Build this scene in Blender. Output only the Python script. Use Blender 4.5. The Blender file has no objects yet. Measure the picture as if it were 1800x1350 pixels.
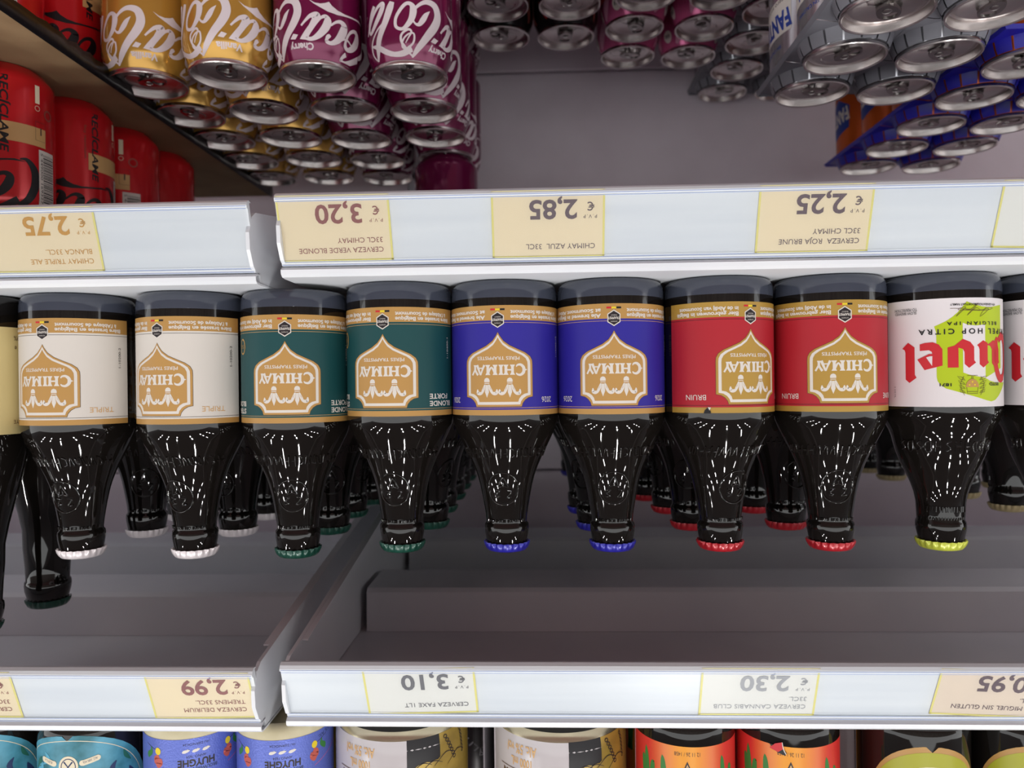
import bpy, bmesh, math, random
from mathutils import Vector, Matrix
from mathutils.geometry import tessellate_polygon

random.seed(7)
sc = bpy.context.scene
col = sc.collection
PI = math.pi
E = 1.20                      # eye height above the shop floor

# ------------------------------------------------------------------ camera
F_PX = 1350.0
PSI = math.atan(53 / 1350)    # the phone is turned a little along the aisle
RHO = 0.012                   # and held upside down, not quite level
fwd = Vector((math.sin(PSI), math.cos(PSI), 0))
rt = Vector((-math.cos(PSI), math.sin(PSI), 0))
up = Vector((0, 0, 1))
cam_r = rt * math.cos(RHO) + up * math.sin(RHO)
cam_d = up * math.cos(RHO) - rt * math.sin(RHO)
cam_data = bpy.data.cameras.new('camera')
cam = bpy.data.objects.new('camera', cam_data)
col.objects.link(cam)
cx, cy, cz = cam_r, -cam_d, -fwd
cam.matrix_world = Matrix(((cx.x, cy.x, cz.x, 0), (cx.y, cy.y, cz.y, 0), (cx.z, cy.z, cz.z, E), (0, 0, 0, 1)))
cam_data.sensor_width = 36
cam_data.lens = 36 * F_PX / 1800
cam_data.clip_start = 0.01
cam_data.dof.use_dof = True
cam_data.dof.focus_distance = 0.47
cam_data.dof.aperture_fstop = 8.5
sc.camera = cam

# ------------------------------------------------------------------ world, lamps, exposure
w = bpy.data.worlds.new('shop')
sc.world = w
w.use_nodes = True
w.node_tree.nodes['Background'].inputs[0].default_value = (0.96, 0.97, 0.97, 1)
w.node_tree.nodes['Background'].inputs[1].default_value = 1.65  # even fill light standing in for the unseen shop beyond the ceiling
sc.view_settings.view_transform = 'Standard'
sc.view_settings.look = 'None'
sc.view_settings.gamma = 1
sc.view_settings.use_curve_mapping = False
sc.view_settings.exposure = 0.42
CEIL = 3.3
LAMP_W = 8.8
for ly, lw in ((-0.80, 0.4), (-1.40, 1.0), (-1.95, 1.1)):           # linear lamps hung along the depth of the shop
    for lx, lk in ((-2.9, 0.8), (-1.7, 0.8), (-0.42, 1.7), (0.95, 0.8), (2.0, 0.8), (3.1, 0.8)):
        ld = bpy.data.lights.new('ceiling_lamp', 'AREA')
        ld.shape = 'RECTANGLE'
        ld.size = 0.055
        ld.size_y = 0.24
        ld.energy = LAMP_W * lw * lk
        ld.color = (1.0, 0.985, 0.96)
        lo = bpy.data.objects.new('ceiling_lamp', ld)
        col.objects.link(lo)
        lo.location = (lx, ly, CEIL - 0.03)
sc.cycles.use_denoising = True
sc.cycles.max_bounces = 8
sc.cycles.diffuse_bounces = 4
sc.cycles.glossy_bounces = 4
sc.cycles.transparent_max_bounces = 8
sc.cycles.sample_clamp_indirect = 4.0

# ------------------------------------------------------------------ materials
MATS = {}


def srgb(c):
    return tuple(((x / 255) / 12.92 if x / 255 <= 0.04045 else ((x / 255 + 0.055) / 1.055) ** 2.4) for x in c)


def mat(name, c, rough=0.5, metal=0.0, spec=0.5, noise=None, bump=None, coat=0.0):
    """noise = (second colour, scale, (sx, sy, sz)) mixes in a mottle; bump = (scale, strength)."""
    if name in MATS:
        return MATS[name]
    m = bpy.data.materials.new(name)
    m.use_nodes = True
    nt = m.node_tree
    b = nt.nodes['Principled BSDF']
    b.inputs['Base Color'].default_value = (*srgb(c), 1)
    b.inputs['Roughness'].default_value = rough
    b.inputs['Metallic'].default_value = metal
    b.inputs['Specular IOR Level'].default_value = spec
    b.inputs['Coat Weight'].default_value = coat
    if coat:
        b.inputs['Coat Roughness'].default_value = 0.06
    if noise or bump:
        tc = nt.nodes.new('ShaderNodeTexCoord')
        mp = nt.nodes.new('ShaderNodeMapping')
        nt.links.new(tc.outputs['Object'], mp.inputs[0])
    if noise:
        c2, s, st = noise
        mp.inputs['Scale'].default_value = st
        n = nt.nodes.new('ShaderNodeTexNoise')
        n.inputs['Scale'].default_value = s
        n.inputs['Detail'].default_value = 4
        nt.links.new(mp.outputs[0], n.inputs['Vector'])
        r = nt.nodes.new('ShaderNodeValToRGB')
        r.color_ramp.elements[0].position = 0.35
        r.color_ramp.elements[1].position = 0.65
        r.color_ramp.elements[0].color = (*srgb(c), 1)
        r.color_ramp.elements[1].color = (*srgb(c2), 1)
        nt.links.new(n.outputs['Fac'], r.inputs[0])
        nt.links.new(r.outputs[0], b.inputs['Base Color'])
    if bump:
        s, st = bump
        n2 = nt.nodes.new('ShaderNodeTexNoise')
        n2.inputs['Scale'].default_value = s
        nt.links.new(mp.outputs[0], n2.inputs['Vector'])
        bp = nt.nodes.new('ShaderNodeBump')
        bp.inputs['Strength'].default_value = st
        bp.inputs['Distance'].default_value = 0.001
        nt.links.new(n2.outputs['Fac'], bp.inputs['Height'])
        nt.links.new(bp.outputs[0], b.inputs['Normal'])
    MATS[name] = m
    return m


PRINT = {  # flat printing inks
    'white': (218, 212, 204), 'gold': (184, 141, 78), 'gold2': (176, 140, 62), 'ink': (38, 30, 34), 'black': (22, 20, 24),
    'red': (196, 36, 46), 'yellow': (226, 200, 44), 'green': (52, 120, 54), 'lime': (176, 196, 20), 'grey': (120, 118, 120),
    'brown': (120, 78, 62), 'plum': (98, 82, 92), 'mauve': (120, 92, 96), 'cream': (226, 214, 186), 'blue': (34, 62, 150),
    'tan': (206, 164, 108), 'teal': (40, 100, 112), 'sky': (92, 168, 196), 'pine': (40, 104, 88), 'navy': (40, 56, 96), 'darkbrown': (92, 68, 44),
    'canscript': (214, 202, 206), 'orange': (224, 128, 34), 'tagred': (140, 84, 84), 'taggrey': (110, 110, 116), 'tagfaint': (158, 160, 166),
    'pink': (206, 96, 140), 'coral': (186, 88, 76), 'skin': (150, 96, 80), 'tagborder': (222, 214, 130), 'steelblue': (150, 165, 205),
    'orangeprint': (196, 148, 72), 'hairbrown': (70, 44, 40), 'rust': (150, 70, 60), 'paperwhite': (222, 216, 218),
}


def ink(n):
    return mat('ink_' + n, PRINT[n], 0.45, spec=0.4)


M_GLASS = mat('dark_glass', (20, 17, 15), 0.035, spec=0.55, bump=(40, 0.04))
M_STEEL = mat('white_enamel', (226, 228, 232), 0.32, spec=0.5, noise=((216, 219, 225), 9, (1, 1, 1)))
M_RAIL = mat('white_rail_plastic', (222, 226, 230), 0.28, noise=((212, 217, 223), 14, (0.25, 6, 6)))
M_BACK = mat('grey_panel', (234, 224, 232), 0.42, noise=((220, 208, 216), 7, (1, 1, 1)))
M_DARK = mat('dark_void', (40, 40, 46), 0.7)
M_LID = mat('can_end_metal', (222, 216, 214), 0.25, metal=1.0, bump=(260, 0.05))
M_TAB = mat('tab_metal', (168, 164, 162), 0.16, metal=1.0)


def cover_mat():
    m = bpy.data.materials.new('clear_cover')
    m.use_nodes = True
    nt = m.node_tree
    nt.nodes.remove(nt.nodes['Principled BSDF'])
    t = nt.nodes.new('ShaderNodeBsdfTransparent')
    t.inputs[0].default_value = (0.97, 0.975, 0.98, 1)
    g = nt.nodes.new('ShaderNodeBsdfGlossy')
    g.inputs['Roughness'].default_value = 0.28
    fr = nt.nodes.new('ShaderNodeFresnel')
    fr.inputs[0].default_value = 1.45
    mx = nt.nodes.new('ShaderNodeMixShader')
    nt.links.new(fr.outputs[0], mx.inputs[0])
    nt.links.new(t.outputs[0], mx.inputs[1])
    nt.links.new(g.outputs[0], mx.inputs[2])
    nt.links.new(mx.outputs[0], nt.nodes['Material Output'].inputs[0])
    return m


M_COVER = cover_mat()


# ------------------------------------------------------------------ mesh helpers
class MB:
    def __init__(self):
        self.v, self.f, self.m = [], [], []

    def add(self, vs, fs, m=0):
        o = len(self.v)
        self.v += [tuple(p) for p in vs]
        for f in fs:
            self.f.append(tuple(i + o for i in f))
            self.m.append(m)
        return self

    def box(self, x0, x1, y0, y1, z0, z1, m=0):
        vs = [(x, y, z) for x in (x0, x1) for y in (y0, y1) for z in (z0, z1)]
        return self.add(vs, [(0, 1, 3, 2), (4, 6, 7, 5), (0, 4, 5, 1), (2, 3, 7, 6), (0, 2, 6, 4), (1, 5, 7, 3)], m)

    def prism(self, prof, x0, x1, m=0, closed=True):
        """Extrude a (y, z) outline along x."""
        n = len(prof)
        vs = [(x0, y, z) for y, z in prof] + [(x1, y, z) for y, z in prof]
        fs = [(i, (i + 1) % n, n + (i + 1) % n, n + i) for i in range(n if closed else n - 1)]
        if closed:
            fs += [tuple(range(n))[::-1], tuple(range(n, 2 * n))]
        return self.add(vs, fs, m)

    def plate(self, outline, x0, x1, m=0):
        return self.prism(outline, x0, x1, m)

    def lathe(self, prof, n=48, m=0, fluted=None):
        """prof [(r, z)]; fluted = (count, {ring index: amplitude})."""
        vs, fs, rows = [], [], []
        for k, (r, z) in enumerate(prof):
            if r < 1e-6:
                rows.append([len(vs)])
                vs.append((0, 0, z))
                continue
            row = []
            for i in range(n):
                a = 2 * PI * i / n
                rr = r
                if fluted and k in fluted[1]:
                    rr += fluted[1][k] * math.cos(fluted[0] * a)
                row.append(len(vs))
                vs.append((rr * math.sin(a), -rr * math.cos(a), z))
            rows.append(row)
        for a, b in zip(rows, rows[1:]):
            for i in range(n):
                j = (i + 1) % n
                if len(a) == 1 and len(b) == 1:
                    continue
                if len(a) == 1:
                    fs.append((a[0], b[j], b[i]))
                elif len(b) == 1:
                    fs.append((a[i], a[j], b[0]))
                else:
                    fs.append((a[i], a[j], b[j], b[i]))
        return self.add(vs, fs, m)

    def build(self, name, mats, parent=None, smooth=True, angle=40, recalc=True):
        me = bpy.data.meshes.new(name)
        me.from_pydata(self.v, [], self.f)
        for x in (mats if isinstance(mats, (list, tuple)) else [mats]):
            me.materials.append(x)
        me.polygons.foreach_set('material_index', self.m)
        bm = bmesh.new()
        bm.from_mesh(me)
        if recalc:
            bmesh.ops.recalc_face_normals(bm, faces=bm.faces)
        bm.to_mesh(me)
        bm.free()
        if smooth:
            me.shade_smooth()
            me.set_sharp_from_angle(angle=math.radians(angle))
        o = bpy.data.objects.new(name, me)
        col.objects.link(o)
        o.parent = parent
        return o


def interp(prof):
    p = sorted((z, r) for r, z in prof if r > 0.012)

    def f(z):
        if z <= p[0][0]:
            return p[0][1]
        for (z0, r0), (z1, r1) in zip(p, p[1:]):
            if z <= z1:
                return r0 + (r1 - r0) * ((z - z0) / (z1 - z0) if z1 > z0 else 0)
        return p[-1][1]
    return f


def smooth_pts(pts, sub=6, closed=False):
    """Catmull-Rom through tuples of any length."""
    out, n = [], len(pts)
    for i in range(n if closed else n - 1):
        if closed:
            p0, p1, p2, p3 = pts[i - 1], pts[i], pts[(i + 1) % n], pts[(i + 2) % n]
        else:
            p0, p1, p2, p3 = pts[max(i - 1, 0)], pts[i], pts[i + 1], pts[min(i + 2, n - 1)]
        for k in range(sub):
            t = k / sub
            out.append(tuple(0.5 * (2 * b + (c - a) * t + (2 * a - 5 * b + 4 * c - d) * t * t + (3 * b - a - 3 * c + d) * t ** 3)
                             for a, b, c, d in zip(p0, p1, p2, p3)))
    if not closed:
        out.append(tuple(pts[-1]))
    return out


_TEXT = {}


def text2d(s, bold=0.0, shear=0.0, spacing=1.0):
    """Triangles of a line of text, cap height 1, left at 0, baseline at 0."""
    key = (s, bold, shear, spacing)
    if key in _TEXT:
        return _TEXT[key]
    cu = bpy.data.curves.new('line', 'FONT')
    cu.body = s
    cu.size = 1 / 0.729
    cu.resolution_u = 3
    cu.offset = bold
    cu.shear = shear
    cu.space_character = spacing
    cu.fill_mode = 'FRONT'
    ob = bpy.data.objects.new('line', cu)
    col.objects.link(ob)
    dg = bpy.context.evaluated_depsgraph_get()
    me = bpy.data.meshes.new_from_object(ob.evaluated_get(dg))
    polys = [[(me.vertices[i].co.x, me.vertices[i].co.y) for i in p.vertices] for p in me.polygons]
    bpy.data.objects.remove(ob)
    bpy.data.curves.remove(cu)
    bpy.data.meshes.remove(me)
    xs = [p[0] for q in polys for p in q] or [0]
    x0 = min(xs)
    polys = [[(x - x0, y) for x, y in q] for q in polys]
    _TEXT[key] = (polys, max(xs) - x0)
    return _TEXT[key]


def clip(poly, axis, lo, hi):
    for lim, sgn in ((lo, 1), (hi, -1)):
        out = []
        for i in range(len(poly)):
            a, b = poly[i - 1], poly[i]
            da, db = sgn * (a[axis] - lim), sgn * (b[axis] - lim)
            if (da >= 0) != (db >= 0):
                t = da / (da - db)
                out.append((a[0] + (b[0] - a[0]) * t, a[1] + (b[1] - a[1]) * t))
            if db >= 0:
                out.append(b)
        poly = out
        if len(poly) < 3:
            return []
    return poly


class Print:
    """Flat printing: polygons in (u, v) metres with an ink and a layer, bent onto a surface when built."""

    def __init__(self, box=None):
        self.items, self.box = [], box

    def poly(self, pts, c, layer=0):
        tris = tessellate_polygon([[Vector((x, y, 0)) for x, y in pts]])
        for t in tris:
            self.items.append(([pts[i] for i in t], c, layer))
        return self

    def rect(self, u0, u1, v0, v1, c, layer=0):
        self.items.append(([(u0, v0), (u1, v0), (u1, v1), (u0, v1)], c, layer))
        return self

    def text(self, s, u, v, h, c, layer=2, width=None, align='C', bold=0.0, shear=0.0, spacing=1.0, rot=0.0):
        polys, wd = text2d(s, bold, shear, spacing)
        sx = h if width is None else width / max(wd, 1e-6)
        off = {'C': -wd * sx / 2, 'L': 0, 'R': -wd * sx}[align]
        cr, sr = math.cos(rot), math.sin(rot)
        for q in polys:
            pts = []
            for x, y in q:
                a, b = x * sx + off, y * h
                pts.append((u + a * cr - b * sr, v + a * sr + b * cr))
            self.items.append((pts, c, layer))
        return self

    def ribbon(self, pts, c, layer=1, sub=6, closed=False, s=1.0, o=(0, 0)):
        p = smooth_pts([(x * s + o[0], y * s + o[1], wd * s) for x, y, wd in pts], sub, closed)
        n = len(p)
        L, R = [], []
        for i in range(n):
            a = p[i - 1] if (i or closed) else p[i]
            b = p[(i + 1) % n] if (i < n - 1 or closed) else p[i]
            dx, dy = b[0] - a[0], b[1] - a[1]
            d = math.hypot(dx, dy) or 1
            nx, ny = -dy / d, dx / d
            hw = max(p[i][2], 0) / 2
            L.append((p[i][0] + nx * hw, p[i][1] + ny * hw))
            R.append((p[i][0] - nx * hw, p[i][1] - ny * hw))
        for i in range(n if closed else n - 1):
            j = (i + 1) % n
            self.items.append(([R[i], R[j], L[j]], c, layer))
            self.items.append(([R[i], L[j], L[i]], c, layer))
        return self

    def line(self, u0, v0, u1, v1, wd, c, layer=1):
        return self.ribbon([(u0, v0, wd), (u1, v1, wd)], c, layer, 1)

    def disc(self, u, v, a, b, c, layer=1, n=28, rot=0.0):
        return self.poly([(u + a * math.cos(t) * math.cos(rot) - b * math.sin(t) * math.sin(rot),
                           v + a * math.cos(t) * math.sin(rot) + b * math.sin(t) * math.cos(rot)) for t in [2 * PI * i / n for i in range(n)]], c, layer)

    def ring(self, u, v, a, b, wd, c, layer=1, n=20):
        return self.ribbon([(u + a * math.cos(2 * PI * i / n), v + b * math.sin(2 * PI * i / n), wd) for i in range(n)], c, layer, 2, True)

    def build(self, name, parent, mapf, ustep=0.0025, vstep=None, smooth=True):
        names, vs, fs, ms = [], [], [], []
        for pts, c, layer in self.items:
            if self.box:
                pts = clip(pts, 0, self.box[0], self.box[1])
                if pts:
                    pts = clip(pts, 1, self.box[2], self.box[3])
                if not pts:
                    continue
            if c not in names:
                names.append(c)
            pieces = [pts]
            for axis, st in ((0, ustep), (1, vstep)):
                if not st:
                    continue
                nxt = []
                for q in pieces:
                    a0, a1 = min(p[axis] for p in q), max(p[axis] for p in q)
                    k0, k1 = math.floor(a0 / st + 1e-7), math.ceil(a1 / st - 1e-7)
                    if k1 - k0 <= 1:
                        nxt.append(q)
                    else:
                        for k in range(k0, k1):
                            r = clip(q, axis, k * st, (k + 1) * st)
                            if r:
                                nxt.append(r)
                pieces = nxt
            for q in pieces:
                o = len(vs)
                vs += [mapf(x, y, layer) for x, y in q]
                fs.append(tuple(range(o, o + len(q))))
                ms.append(names.index(c))
        me = bpy.data.meshes.new(name)
        me.from_pydata(vs, [], fs)
        for x in names:
            me.materials.append(x if not isinstance(x, str) else ink(x))
        me.polygons.foreach_set('material_index', ms)
        bm = bmesh.new()
        bm.from_mesh(me)
        bmesh.ops.remove_doubles(bm, verts=bm.verts, dist=2e-6)
        bm.to_mesh(me)
        bm.free()
        if smooth:
            me.shade_smooth()
        ob = bpy.data.objects.new(name, me)
        col.objects.link(ob)
        ob.parent = parent
        return ob


def wrap(rfun, R, off=0.00012, step=0.00006):
    def f(u, v, layer):
        a = u / R
        r = rfun(v) + off + step * layer
        return (r * math.sin(a), -r * math.cos(a), v)
    return f


def thing(name, label, cat, loc=(0, 0, 0), rz=0.0, group=None):
    o = bpy.data.objects.new(name, None)
    o.empty_display_size = 0.02
    col.objects.link(o)
    o.location = loc
    o.rotation_euler = (0, 0, rz)
    o['label'] = label
    o['category'] = cat
    if group:
        o['group'] = group
    return o


def tag(o, label, cat, group=None):
    o['label'] = label
    o['category'] = cat
    if group:
        o['group'] = group
    return o


def struct(o):
    o['kind'] = 'structure'
    return o


def dup(root, loc, rz, label, group=None):
    def rec(o, parent):
        c = o.copy()
        col.objects.link(c)
        if parent:
            c.parent = parent
        for ch in o.children:
            rec(ch, c)
        return c
    r = rec(root, None)
    r.location = loc
    r.rotation_euler = (0, 0, rz)
    r['label'] = label
    if group:
        r['group'] = group
    return r


def face(x, y, rel_deg):
    """Turn that shows the front turned rel_deg towards the photo's left from the eye's line."""
    return -math.atan2(x, y) + math.radians(rel_deg)


# ================================================================== the room
M_FLOOR = mat('shop_floor', (132, 94, 94), 0.35, noise=((120, 86, 88), 5, (1, 1, 1)))
M_CEIL = mat('shop_ceiling', (120, 122, 126), 0.9)
M_FARWALL = mat('far_wall', (186, 178, 172), 0.8, noise=((150, 140, 138), 3, (1, 1, 1)))
struct(MB().box(-8, 8, -11, 1.4, -0.05, 0).build('floor', M_FLOOR, smooth=False))
struct(MB().box(-8, 8, -5.2, 1.4, CEIL, CEIL + 0.05).build('ceiling', M_CEIL, smooth=False))  # unseen; cut short so bright world light reaches into the shelves
struct(MB().box(-6, 6, 1.10, 1.14, 0, CEIL).build('wall_back', M_DARK, smooth=False))
struct(MB().box(-8, 8, -2.75, -2.65, 0, 1.48).build('wall_front', M_FARWALL, smooth=False))  # unseen; kept low so world light passes over it to the back panels

# ------------------------------------------------------------------ gondola: back panels and posts
BACK_Y = 1.0
XB = 0.1605                      # where the two bays meet
gond = thing('shelving_unit', 'grey back panels and slotted posts behind all the shelves', 'shelving unit', (0, BACK_Y, 0))
for x0, x1 in ((XB + 0.012, XB + 0.95), (XB - 0.95, XB - 0.012)):
    for z0, z1 in ((-1.2, -0.922), (-0.920, -0.4065), (-0.4045, 0.1115), (0.1135, 0.629), (0.631, 1.0)):
        b = MB().prism([(0.0, z0 + E + 0.002), (0.002, z0 + E), (0.016, z0 + E), (0.016, z1 + E), (0.002, z1 + E), (0.0, z1 + E - 0.002)], x0, x1)
        b.build('back_panel', M_BACK, gond, smooth=False)
for xp in (XB, XB - 0.965, XB + 0.965):
    p = MB()
    p.box(xp - 0.011, xp + 0.011, 0.001, 0.055, 0, 2.2)
    po = p.build('upright_post', M_STEEL, gond, smooth=False)
    s = MB()
    for k in range(30):
        z = E - 0.75 + k * 0.05
        for dx in (-0.005, 0.005):
            s.box(xp + dx - 0.0016, xp + dx + 0.0016, 0.0002, 0.0012, z, z + 0.03)
    so = s.build('slots', M_DARK, po, smooth=False)
    so['kind'] = 'stuff'


# ------------------------------------------------------------------ shelves
Y_B, Z_B = 0.437, -0.0460        # price rail: foot and head of its sloping face, z from the shelf's top
Y_T, Z_T = 0.4505, -0.0068
RL = RN = None


def set_rail(zb):
    """The rails of a level may be a little taller or lower."""
    global Z_B, RL, RN
    Z_B = zb
    RL = math.hypot(Y_T - Y_B, Z_T - Z_B)
    RN = (-(Z_T - Z_B) / RL, (Y_T - Y_B) / RL)   # outward normal (y, z)



def rail_pt(v, off):
    return (Y_B + (Y_T - Y_B) * v / RL + RN[0] * off, Z_B + (Z_T - Z_B) * v / RL + RN[1] * off)


def shelf(x0, x1, zs, label, post_end):
    """x0 < x1; post_end is the end (x) with the bracket that shows."""
    t = thing('metal_shelf', label, 'shelf', (0, 0, zs + E), 0, 'white metal shelves')
    b = MB()
    b.prism([(BACK_Y - 0.002, 0), (0.4555, 0), (0.4505, -0.0004), (0.4482, -0.0020), (0.4478, -0.0045), (0.4500, -0.0062), (0.4555, -0.0066),
             (0.4555, -0.0058), (0.4510, -0.0054), (0.4490, -0.0042), (0.4492, -0.0024), (0.4508, -0.0014), (0.4555, -0.0012), (BACK_Y - 0.002, -0.0012)], x0, x1)
    b.build('shelf_sheet', M_STEEL, t, angle=30)
    # price rail: white extrusion with small lips, clear strip in front
    pr = MB()
    outl = [rail_pt(0.0, 0.0), rail_pt(0.0015, 0.0016), rail_pt(0.003, 0.0016), rail_pt(0.0042, 0.0003), rail_pt(RL - 0.0030, 0.0003),
            rail_pt(RL - 0.0024, 0.0014), rail_pt(RL - 0.0008, 0.0014), rail_pt(RL, 0.0), (Y_T + 0.0022, Z_T + 0.0002),
            rail_pt(RL - 0.001, -0.003), rail_pt(0.001, -0.003), (Y_B + 0.006, Z_B - 0.0006), (Y_B + 0.002, Z_B - 0.0014)]
    pr.prism(outl, x0 + 0.0005, x1 - 0.0005)
    rail = pr.build('price_rail', M_RAIL, t, angle=25)
    cv = MB()
    a, c = rail_pt(0.0032, 0.0018), rail_pt(RL - 0.0028, 0.0018)
    cv.add([(x0 + 0.001, *a), (x1 - 0.001, *a), (x1 - 0.001, *c), (x0 + 0.001, *c)], [(0, 1, 2, 3)], 0)
    for v in (0.0020, 0.0034, RL - 0.0032, RL - 0.0012):
        a, c = rail_pt(v, 0.00195), rail_pt(v + 0.00035, 0.00195)
        cv.add([(x0 + 0.001, *a), (x1 - 0.001, *a), (x1 - 0.001, *c), (x0 + 0.001, *c)], [(0, 1, 2, 3)], 1)
    cv.build('rail_cover', [M_COVER, ink('steelblue')], rail, smooth=False, recalc=False)
    # stiffening channels below the sheet
    for y0 in (0.622, 0.822):
        rb = MB()
        rb.prism([(y0, -0.0014), (y0 + 0.001, -0.033), (y0 + 0.004, -0.036), (y0 + 0.064, -0.036), (y0 + 0.067, -0.033), (y0 + 0.068, -0.0014)],
                 x0 + 0.008, x1 - 0.008)
        rb.build('stiffening_channel', M_STEEL, t, angle=30)
    # end brackets: tapering plates, deeper towards the back, with a rolled lower edge
    for xe in (x0, x1):
        s = 1 if xe == x0 else -1
        ou = [(0.4500, -0.0075), (0.4460, -0.0100), (0.4405, -0.0190), (0.4395, -0.0290), (0.4440, -0.0390), (0.4500, -0.0425), (0.4700, -0.0455),
              (BACK_Y - 0.003, -0.1290), (BACK_Y - 0.003, -0.0016), (0.456, -0.0016), (0.456, -0.0070)]
        pb = MB()
        pb.prism(ou, xe + s * 0.0004, xe + s * 0.0026)
        br = pb.build('end_bracket', M_STEEL, t, smooth=False)
        fl = MB()
        fl.prism([(0.4710, -0.0455), (BACK_Y - 0.004, -0.1288), (BACK_Y - 0.004, -0.1278), (0.4710, -0.0445)], xe + s * 0.0027, xe + s * 0.0066)
        fl.build('bottom_flange', M_STEEL, br, smooth=False)
    return t


XR, XL = 0.1535, 0.1685
ZR = {'up': 0.2020, 'mid': -0.0645, 'low': -0.4710}
ZL = {'up': 0.2055, 'mid': -0.0610, 'low': -0.4710}
set_rail(-0.0460)
shelf(XB - 0.955, XR, ZR['mid'], 'white shelf carrying the blue, red and most green labelled bottles', XR)
shelf(XL, XB + 0.955, ZL['mid'], 'white shelf carrying the white labelled bottles', XL)
set_rail(-0.0414)
shelf(XB - 0.955, XR, ZR['up'], 'white shelf with the grey litre cans and orange labelled bottles on it', XR)
shelf(XL, XB + 0.955, ZL['up'], 'white shelf with the teal labelled bottles on it', XL)
set_rail(-0.0460)
shelf(XB - 0.955, XR, ZR['low'], 'white shelf under the purple, pink, silver and orange cans', XR)
shelf(XL, XB + 0.955, ZL['low'], 'white shelf under the gold and red cans', XL)

# ------------------------------------------------------------------ price tags in the rails
M_TAG_CREAM = mat('tag_cream', (228, 214, 184), 0.5)
M_TAG_PINK = mat('tag_old_cream', (220, 206, 190), 0.5)
M_TAG_WHITE = mat('tag_white', (222, 222, 218), 0.5)


def price_tag(xl, wd, zs, lines, price, paper, c, label, tilt=0.0, border='tagborder', pale=False):
    """xl: the tag's edge at the photo's left (largest x); text reads towards -x ... +x for an upright reader."""
    set_rail(-0.0414 if zs > 0 else -0.0460)
    H = RL - 0.0026
    t = thing('price_tag', label, 'price tag', (xl - wd / 2, 0, zs + E), 0, 'price tags in the shelf rails')
    base = 0.0
    cs, sn = math.cos(tilt), math.sin(tilt)

    def mp(u, v, layer):
        uu, vv = u * cs - (v - H / 2) * sn, u * sn + (v - H / 2) * cs + H / 2
        vv = min(max(vv, 0.0005), RL - 0.0004)
        y, z = rail_pt(vv, 0.00075 + layer * 0.00008)
        return (uu, y, z)
    m = MB()
    e0 = [mp(-wd / 2, 0, 0), mp(wd / 2, 0, 0), mp(wd / 2, H, 0), mp(-wd / 2, H, 0)]
    e1 = [(x, y + 0.0002, z) for x, y, z in e0]
    m.add(e0 + e1, [(0, 1, 2, 3), (7, 6, 5, 4), (0, 4, 5, 1), (1, 5, 6, 2), (2, 6, 7, 3), (3, 7, 4, 0)])
    m.build('card', paper, t, smooth=False)
    p = Print()
    bw = 0.0012
    p.rect(-wd / 2, wd / 2, 0, bw * 1.4, border, 1)
    p.rect(-wd / 2, wd / 2, H - bw, H, border, 1)
    p.rect(-wd / 2, -wd / 2 + bw, 0, H, border, 1)
    p.rect(wd / 2 - bw, wd / 2, 0, H, border, 1)
    left = -wd / 2 + 0.0055
    v = H - 0.0080
    for ln in lines:
        p.text(ln, left, v, 0.0031, c, 2, align='L', spacing=1.02)
        v -= 0.0056
    p.text('P.V.P', left - 0.001, 0.0145, 0.0021, c, 2, align='L', spacing=1.35)
    p.text('€', left + 0.0005, 0.0075, 0.0048, c, 2, align='L', bold=0.015)
    if price:
        p.text(price, -0.0030, 0.0062, 0.0110, c, 2, align='C', width=0.0275, bold=0.03)
    p.build('printing', t, mp, ustep=None, smooth=False)
    return t


price_tag(0.3260, 0.0660, ZL['mid'], ['CHIMAY TRIPLE ALE', 'BLANCA 33CL.'], '2,75', M_TAG_CREAM, 'orangeprint', 'cream price tag reading 2,75 on the rail under the white labelled bottles', 0.0)
price_tag(0.1525, 0.0660, ZR['mid'], ['CERVEZA VERDE BLONDE', '33CL CHIMAY'], '3,20', M_TAG_CREAM, 'tagred', 'cream price tag reading 3,20 at the rail end by the bay gap', 0.01)
price_tag(0.0280, 0.0650, ZR['mid'], ['CHIMAY AZUL  33CL'], '2,85', M_TAG_CREAM, 'plum', 'cream price tag reading 2,85 on the rail under blue labelled bottles', 0.0)
price_tag(-0.1235, 0.0640, ZR['mid'], ['CERVEZA  ROJA BRUNE', '33CL CHIMAY'], '2,25', M_TAG_CREAM, 'plum', 'cream price tag reading 2,25 on the rail under red labelled bottles', 0.0)
price_tag(-0.2570, 0.0660, ZR['mid'], ['CERVEZA TRIPEL HOP'], '', M_TAG_WHITE, 'taggrey', 'yellow edged price tag cut by the picture edge under the lime capped bottle', -0.03)
price_tag(0.3790, 0.0660, ZL['up'], ['CERVEZA', '33CL.'], '', M_TAG_CREAM, 'tagred', 'cream price tag cut by the picture edge on the rail below teal labels', 0.0)
price_tag(0.2330, 0.0620, ZL['up'], ['CERVEZA DELIRIUM', 'TREMENS 33CL.'], '2,99', M_TAG_CREAM, 'tagred', 'cream price tag reading 2,99 on the rail beneath pale blue bottles', 0.03)
price_tag(0.1050, 0.0650, ZR['up'], ['CERVEZA FAXE 1LT'], '3,10', M_TAG_WHITE, 'taggrey', 'white price tag reading 3,10 on the rail beneath the grey litre cans', 0.04)
price_tag(-0.0880, 0.0660, ZR['up'], ['CERVEZA CANNABIS CLUB', '33CL.'], '2,30', M_TAG_WHITE, 'tagfaint', 'white price tag reading 2,30 on the rail beneath orange labelled bottles', 0.0)
price_tag(-0.2195, 0.0660, ZR['up'], ['SAN MIGUEL SIN GLUTEN', '330ML.'], '0,95', M_TAG_PINK, 'plum', 'beige price tag reading 0,95 on the rail beneath yellow green labels', -0.05)

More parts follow.
